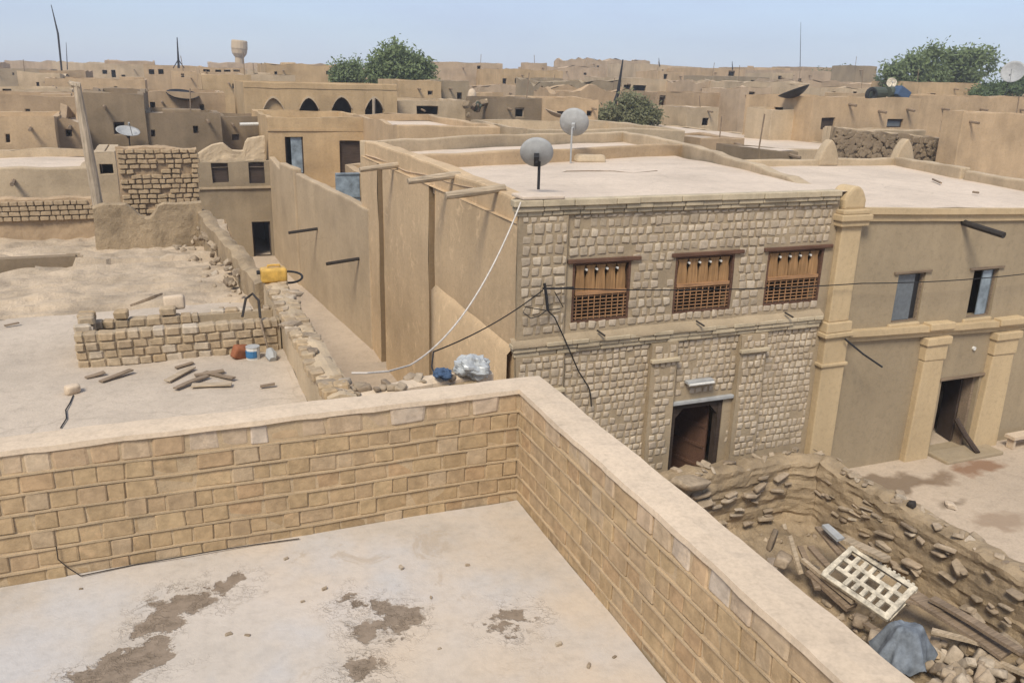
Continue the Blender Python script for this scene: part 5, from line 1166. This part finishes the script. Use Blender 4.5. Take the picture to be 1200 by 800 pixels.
dish('satellite_dish', 'large pale satellite dish on the rear of the stone house roof', c, .46, (.5, .8, .35), 'metal_grey', mast=p, bracket='metal_grey')
c = gy(930, 106, 43.5); dish('satellite_dish', 'dark shallow satellite dish lying face up on the long tan house', c, .95, (-.25, .3, .95), 'metal_dark', feed=False, depth=.22)
c = gy(1045, 97, 52); dish('satellite_dish', 'small round cream dish behind the scrap barrels', c, .38, (-.5, -.8, .3), 'frame_cream')
c = gy(1187, 84, 60); dish('satellite_dish', 'big grey dish among the trees at the right edge', c, 1.05, (-.75, -.4, .35), 'metal_grey', mast=c-Vector((0, -.3, 3)))
c = gy(214, 110, 60); dish('satellite_dish', 'dark flat dish lying on the brown house left of the arcade', c, 1.0, (.1, -.25, .95), 'metal_dark', feed=False)
c = gy(150, 153, 46); dish('satellite_dish', 'pale dish with a bent arm in front of the dark left house', c, .55, (.15, -.35, .9), 'metal_grey', mast=c-Vector((0, -.3, 1.2)))
c = gy(652, 132, 49); dish('satellite_dish', 'pale dish lying on the roof left of the large rear dish', c, .75, (.3, -.1, .95), 'coping', feed=False)
# scrap barrels and tyre on the long tan house
for k, (px, py, r, l, mt, lb) in enumerate(((1030, 109, .36, 1.3, 'scrap_green', 'dull green drum lying left on the long tan house roof'), (1048, 108, .34, 1.0, 'scrap_green', 'second dull green drum lying right on the roof by the dish'))):
    p = gy(px, py, 43.5); tag(shift_origin(MB().tube([p+Vector((-l/2, 0, 0)), p+Vector((-l/2+.1, 0, 0)), p+Vector((l/2, .3, 0))], [r*.9, r, r], 12).build('metal_drum', mt), p-Vector((0, 0, r))), lb, 'drum')
p = gy(1021, 111, 43.2); tag(shift_origin(MB().tube([p+Vector((.34*math.cos(a), 0, .34*math.sin(a))) for a in [2*PI*k/16 for k in range(17)]], .13, 8, cap=False).build('tyre', 'rubber'), p-Vector((0, 0, .45))), 'black tyre at the left end of the scrap drums', 'tyre')
p = gy(1056, 110, 43.2); m = MB(); m.box((-.5, -.3, -.3), (.5, .3, .3), Matrix.Translation(p) @ Matrix.Rotation(.5, 4, 'Y')); tag(shift_origin(m.build('scrap_box', 'cloth_blue', None, weld=True, bevel=.08, amp=.1), p), 'dark blue box of scrap right of the green drums', 'box')
p = gy(553, 112, 58); m = MB(); m.tube([p+Vector((0, 0, z)) for z in (-.5, -.4, .15, .38, .46)], [.3, .32, .3, .2, .05], 12); tag(shift_origin(m.build('water_tank', 'coping', None, smooth=True), p-Vector((0, 0, .6))), 'pale rounded water tank on a roof right of the tan cube house', 'tank')
rnd = random.Random(55)
for k in range(9):
    p = gy(rnd.uniform(545, 582), rnd.uniform(119, 136), 52); L = rnd.uniform(.3, .7)
    tag(inst('roof_junk', piece_meshes(('mud_dark', 'wood_old', 'scrap_green', 'mud_buff')[k % 4], 1, .2, .15, 70+k)[0], None, p, (rnd.random(), rnd.random(), rnd.random()*3), (L, L*.5, L*.7)), 'piece of junk heaped beside the dark house with the square window', 'junk', 'junk heaped on a middle roof')

# ================================================================== WATER TOWER, MASTS
wt = thing('water_tower', 'tall pale water tower on the left skyline', 'tower', gy(281, 84, 210))
P = lambda py, dy=0: gy(280.5, py, 210)
MB().tube([P(86), P(74), P(66)], [1.0, .95, .95], 12).build('stem', 'concrete_tower', wt); MB().tube([P(67), P(63), P(59)], [1.1, 1.6, 1.75], 14).build('neck', 'concrete_tower', wt)
MB().tube([P(59.5), P(57), P(49), P(47.5)], [1.6, 1.8, 1.75, 1.6], 16).build('tank', 'concrete_tower', wt)
def mast(lab, pts, Y, r, guy=None):
    t = thing('radio_mast', lab, 'mast', gy(*pts[0], Y)); MB().tube([gy(*p, Y) for p in pts], [r]*(len(pts)-1)+[r*.35], 6).build('shaft', 'metal_dark', t)
    for g in guy or (): MB().tube([gy(*g[0], Y), gy(*g[1], Y)], r*.35, 4).build('guy_wire', 'metal_dark', t)
mast('thin dark leaning mast at the left of the skyline', [(73, 90), (68, 40), (60, 6)], 110, .10)
mast('short dark mast with splayed foot on the left skyline', [(209.5, 80), (207.5, 44)], 108, .14, (((209, 70), (203, 80)), ((209, 70), (216, 80))))
mast('faint thin mast on the right skyline', [(937.5, 86), (938.5, 26)], 150, .09)
mast('short faint pole left of the first mast', [(79, 82), (77.5, 50)], 150, .08)
mast('dark timber pole beside the green bush', [(720, 150), (721, 118), (724, 110), (730, 70)], 60, .16)
mast('little aerial right of the highest rooftop', [(773, 78), (772, 68)], 126, .1)
mast('little aerial on the house with the dark slot', [(858.5, 82), (858, 72)], 116, .1)

# ================================================================== TREES
def leafmat(name, cs):
    m = NT(name); f = m.noise(.9, 3, .6); g = m.noise(6, 2, .5)
    b = m.mix(.5, m.ramp(f, (.32, cs[0]), (.5, cs[1]), (.7, cs[2])), m.ramp(g, (.3, cs[0]), (.7, cs[2]))); m.col(b); m.b.inputs['Roughness'].default_value = .6
    m.b.inputs['Specular IOR Level'].default_value = .25
    tr = m.n('ShaderNodeBsdfTranslucent'); m.l(b, tr.inputs[0]); ms = m.n('ShaderNodeMixShader'); ms.inputs[0].default_value = .3; out = m.t.nodes['Material Output']; m.l(m.b.outputs[0], ms.inputs[1]); m.l(tr.outputs[0], ms.inputs[2]); m.l(ms.outputs[0], out.inputs[0])
leafmat('leaf_green', [(.09, .12, .045), (.15, .195, .075), (.22, .27, .12)]); leafmat('leaf_dark', [(.055, .085, .03), (.09, .135, .05), (.14, .185, .075)]); leafmat('leaf_dry', [(.11, .12, .055), (.16, .165, .08), (.23, .22, .12)])
def tree(name, label, base, lobes, n, leaf, mat, seed, trunk=.25, cat='tree', dens=.55, group='trees among the houses'):
    """lobes: (x,y,z,rx,ry,rz) ellipsoids in world units"""
    rnd = random.Random(seed); root = thing(name, label, cat, base, group); base = Vector(base); tm = MB()
    top = sum((Vector(l[:3]) for l in lobes), Vector())/len(lobes); fork = base.lerp(top, .5)
    tm.tube([base, base.lerp(fork, .5)+Vector((.1, 0, 0)), fork], [trunk, trunk*.8, trunk*.65], 7)
    for l in lobes: c = Vector(l[:3]); tm.tube([fork, fork.lerp(c, .5)+Vector((rnd.uniform(-.3, .3), 0, .2)), c, c+Vector((rnd.uniform(-.5, .5)*l[3], 0, .6*l[5]))], [trunk*.5, trunk*.35, trunk*.2, .03], 5)
    tm.build('trunk', 'wood_old', root)
    lm = MB(); vol = [l[3]*l[4]*l[5] for l in lobes]; tot = sum(vol)
    for l, vo in zip(lobes, vol):
        nn = int(n*vo/tot); c = Vector(l[:3])
        for _ in range(int(nn*.9)//24):
            d = Vector([rnd.gauss(0, 1) for _ in range(3)]).normalized(); rr = rnd.uniform(.35, 1.08)**.6
            q = c+Vector((d.x*l[3], d.y*l[4], d.z*l[5]))*rr
            for _ in range(24):
                o = q+Vector([rnd.gauss(0, leaf*1.45) for _ in range(3)]); nrm = Vector([rnd.gauss(0, 1) for _ in range(3)])+Vector((-.4, -.6, .9)); nrm.normalize()
                a = nrm.orthogonal().normalized(); b = nrm.cross(a); s = leaf*rnd.uniform(.4, .9); an = rnd.uniform(0, 6); a, b = a*math.cos(an)+b*math.sin(an), b*math.cos(an)-a*math.sin(an)
                lm.add([o-a*s, o+b*s*.45, o+a*s, o-b*s*.45], [(0, 1, 2, 3)])
    lm.build('crown', mat, root); return root
def lobe(px, py, Y, rpx, rpy=None, dy=0):
    k = Y/F*1.08; c = gy(px, py, Y+dy); return (c.x, c.y, c.z, rpx*k, rpx*k*.8, (rpy or rpx)*k)
Y = 84; b = gy(465, 100, Y)
tree('shade_tree', 'big rounded green tree behind the arcade, right one of the pair', (b.x, Y, 0), [lobe(448, 74, Y, 12, 8), lobe(463, 66, Y, 13, 9), lobe(484, 76, Y, 14, 10), lobe(450, 88, Y, 16, 9), lobe(495, 88, Y, 11, 8), lobe(470, 86, Y, 20, 12), lobe(437, 80, Y, 7, 6), lobe(501, 80, Y, 5, 4)], 15000, .30, 'leaf_green', 1)
Y = 88; b = gy(408, 100, Y)
tree('shade_tree', 'smaller grey-green tree behind the arcade, left one of the pair', (b.x, Y, 0), [lobe(402, 86, Y, 9, 6), lobe(414, 82, Y, 9, 7), lobe(408, 92, Y, 14, 6), lobe(399, 79, Y, 4, 3)], 6000, .28, 'leaf_green', 2)
Y = 58; b = gy(735, 150, Y)
tree('green_bush', 'olive green bush growing between the middle houses', (b.x, Y, 2), [lobe(748, 126, Y, 11, 7), lobe(735, 122, Y, 8, 7), lobe(762, 137, Y, 11, 5), lobe(712, 135, Y, 10, 4), lobe(742, 139, Y, 20, 5), lobe(694, 137, Y, 8, 3)], 9000, .22, 'leaf_dry', 3, trunk=.12, cat='bush')
Y = 76; b = gy(1100, 110, Y)
tree('acacia_tree', 'large spreading leafy tree rising behind the long tan house', (b.x, Y, 0), [lobe(1048, 86, Y, 11, 8), lobe(1070, 75, Y, 11, 7), lobe(1094, 62, Y, 10, 5), lobe(1116, 72, Y, 13, 8), lobe(1138, 68, Y, 12, 6), lobe(1158, 67, Y, 10, 4), lobe(1092, 88, Y, 18, 9), lobe(1130, 89, Y, 17, 7), lobe(1056, 100, Y, 15, 6), lobe(1162, 82, Y, 7, 3), lobe(1078, 96, Y, 12, 8)], 17000, .36, 'leaf_green', 4)
Y = 70; b = gy(1180, 110, Y)
tree('shade_tree', 'dense dark green tree at the right edge below the big grey dish', (b.x, Y, 0), [lobe(1160, 106, Y, 12, 5), lobe(1182, 103, Y, 12, 7), lobe(1200, 100, Y, 11, 8), lobe(1215, 96, Y, 14, 10), lobe(1150, 112, Y, 16, 4)], 9000, .28, 'leaf_dark', 5)
Y = 118; b = gy(985, 100, Y)
tree('hedge_tree', 'low dark hedge-like trees left of the green-grey block', (b.x, Y, 0), [lobe(965, 91, Y, 12, 4), lobe(985, 89, Y, 14, 5), lobe(1008, 93, Y, 16, 4), lobe(1022, 95, Y, 12, 4)], 5000, .36, 'leaf_dark', 6)
# far back rows that close the view towards the plain
rnd = random.Random(99)
ORD = 'first second third fourth fifth sixth seventh eighth ninth tenth eleventh twelfth thirteenth fourteenth fifteenth sixteenth seventeenth eighteenth nineteenth twentieth twenty-first twenty-second'.split()
for k in range(22):
    px = -60+k*60+rnd.uniform(-10, 10); w_ = rnd.uniform(50, 90); hz = 91.5+(px-600)*.0245
    phouse('mud_house', ORD[k]+' house from the left in the hazy back row of the skyline', px, px+w_, hz-rnd.uniform(1, 9), rnd.uniform(165, 215), 14, ('mud_tan', 'mud_rose', 'mud_buff', 'mud_brown')[k % 4], (), group='distant back row of the town', rough=.5)

for k, (px, py) in enumerate(((1063, 128), (995, 122), (1030, 130))):
    a = gy(px, py, 42); MB().tube([a+Vector((0, .1, 0)), a+Vector((.03, -.6, -.08))], .08, 6).build('water_spout', 'wood_old', lt)
# low lean-to roofs in front of the long tan house
for k, (pa, pb, tp, Y, lab) in enumerate(((1000, 1085, 153, 38.5, 'low mud ledge roof between the dark stone wall and the long tan house'), (905, 958, 128, 43.5, 'small buff block at the left corner of the long tan house'))):
    phouse('mud_house', lab, pa, pb, tp, Y, 2.5, 'mud_buff', (), par=.12, roof='roof_pale', group='mud houses of the town')
# dust in the air
hz = MB(); hz.box((-160, -25, -1.2), (240, 330, 26))
ho = hz.build('haze', 'paint_white'); ho.data.materials.clear()
hm = bpy.data.materials.new('haze'); hm.use_nodes = True; ht = hm.node_tree; ht.nodes.remove(ht.nodes['Principled BSDF'])
pv = ht.nodes.new('ShaderNodeVolumePrincipled'); pv.inputs['Color'].default_value = (.92, .92, .92, 1); pv.inputs['Density'].default_value = .0011; pv.inputs['Anisotropy'].default_value = .3
ht.links.new(pv.outputs[0], ht.nodes['Material Output'].inputs['Volume']); ho.data.materials.append(hm); tag(ho, kind='stuff')

tag(MB().tube([gz(655, 204, 6.60), gz(664, 201, 6.62), gz(690, 200.5, 6.62), gz(720, 201, 6.62), gz(742, 203.5, 6.64), gz(770, 200.5, 6.62)], .02, 5).build('cord', 'wood_old'), 'thin brown cord lying across the stone house roof', 'cord')
for (a, b, c, d, lab) in ((1093, 210, 1103, 214.5, 'short stick lying on the plastered house roof'), (1140, 225, 1147, 226, 'tiny dark scrap near the front of the plastered house roof')):
    tag(MB().tube([gz(a, b, 6.33), gz(c, d, 6.33)], .03, 5).build('roof_stick', 'wood_old'), lab, 'stick')
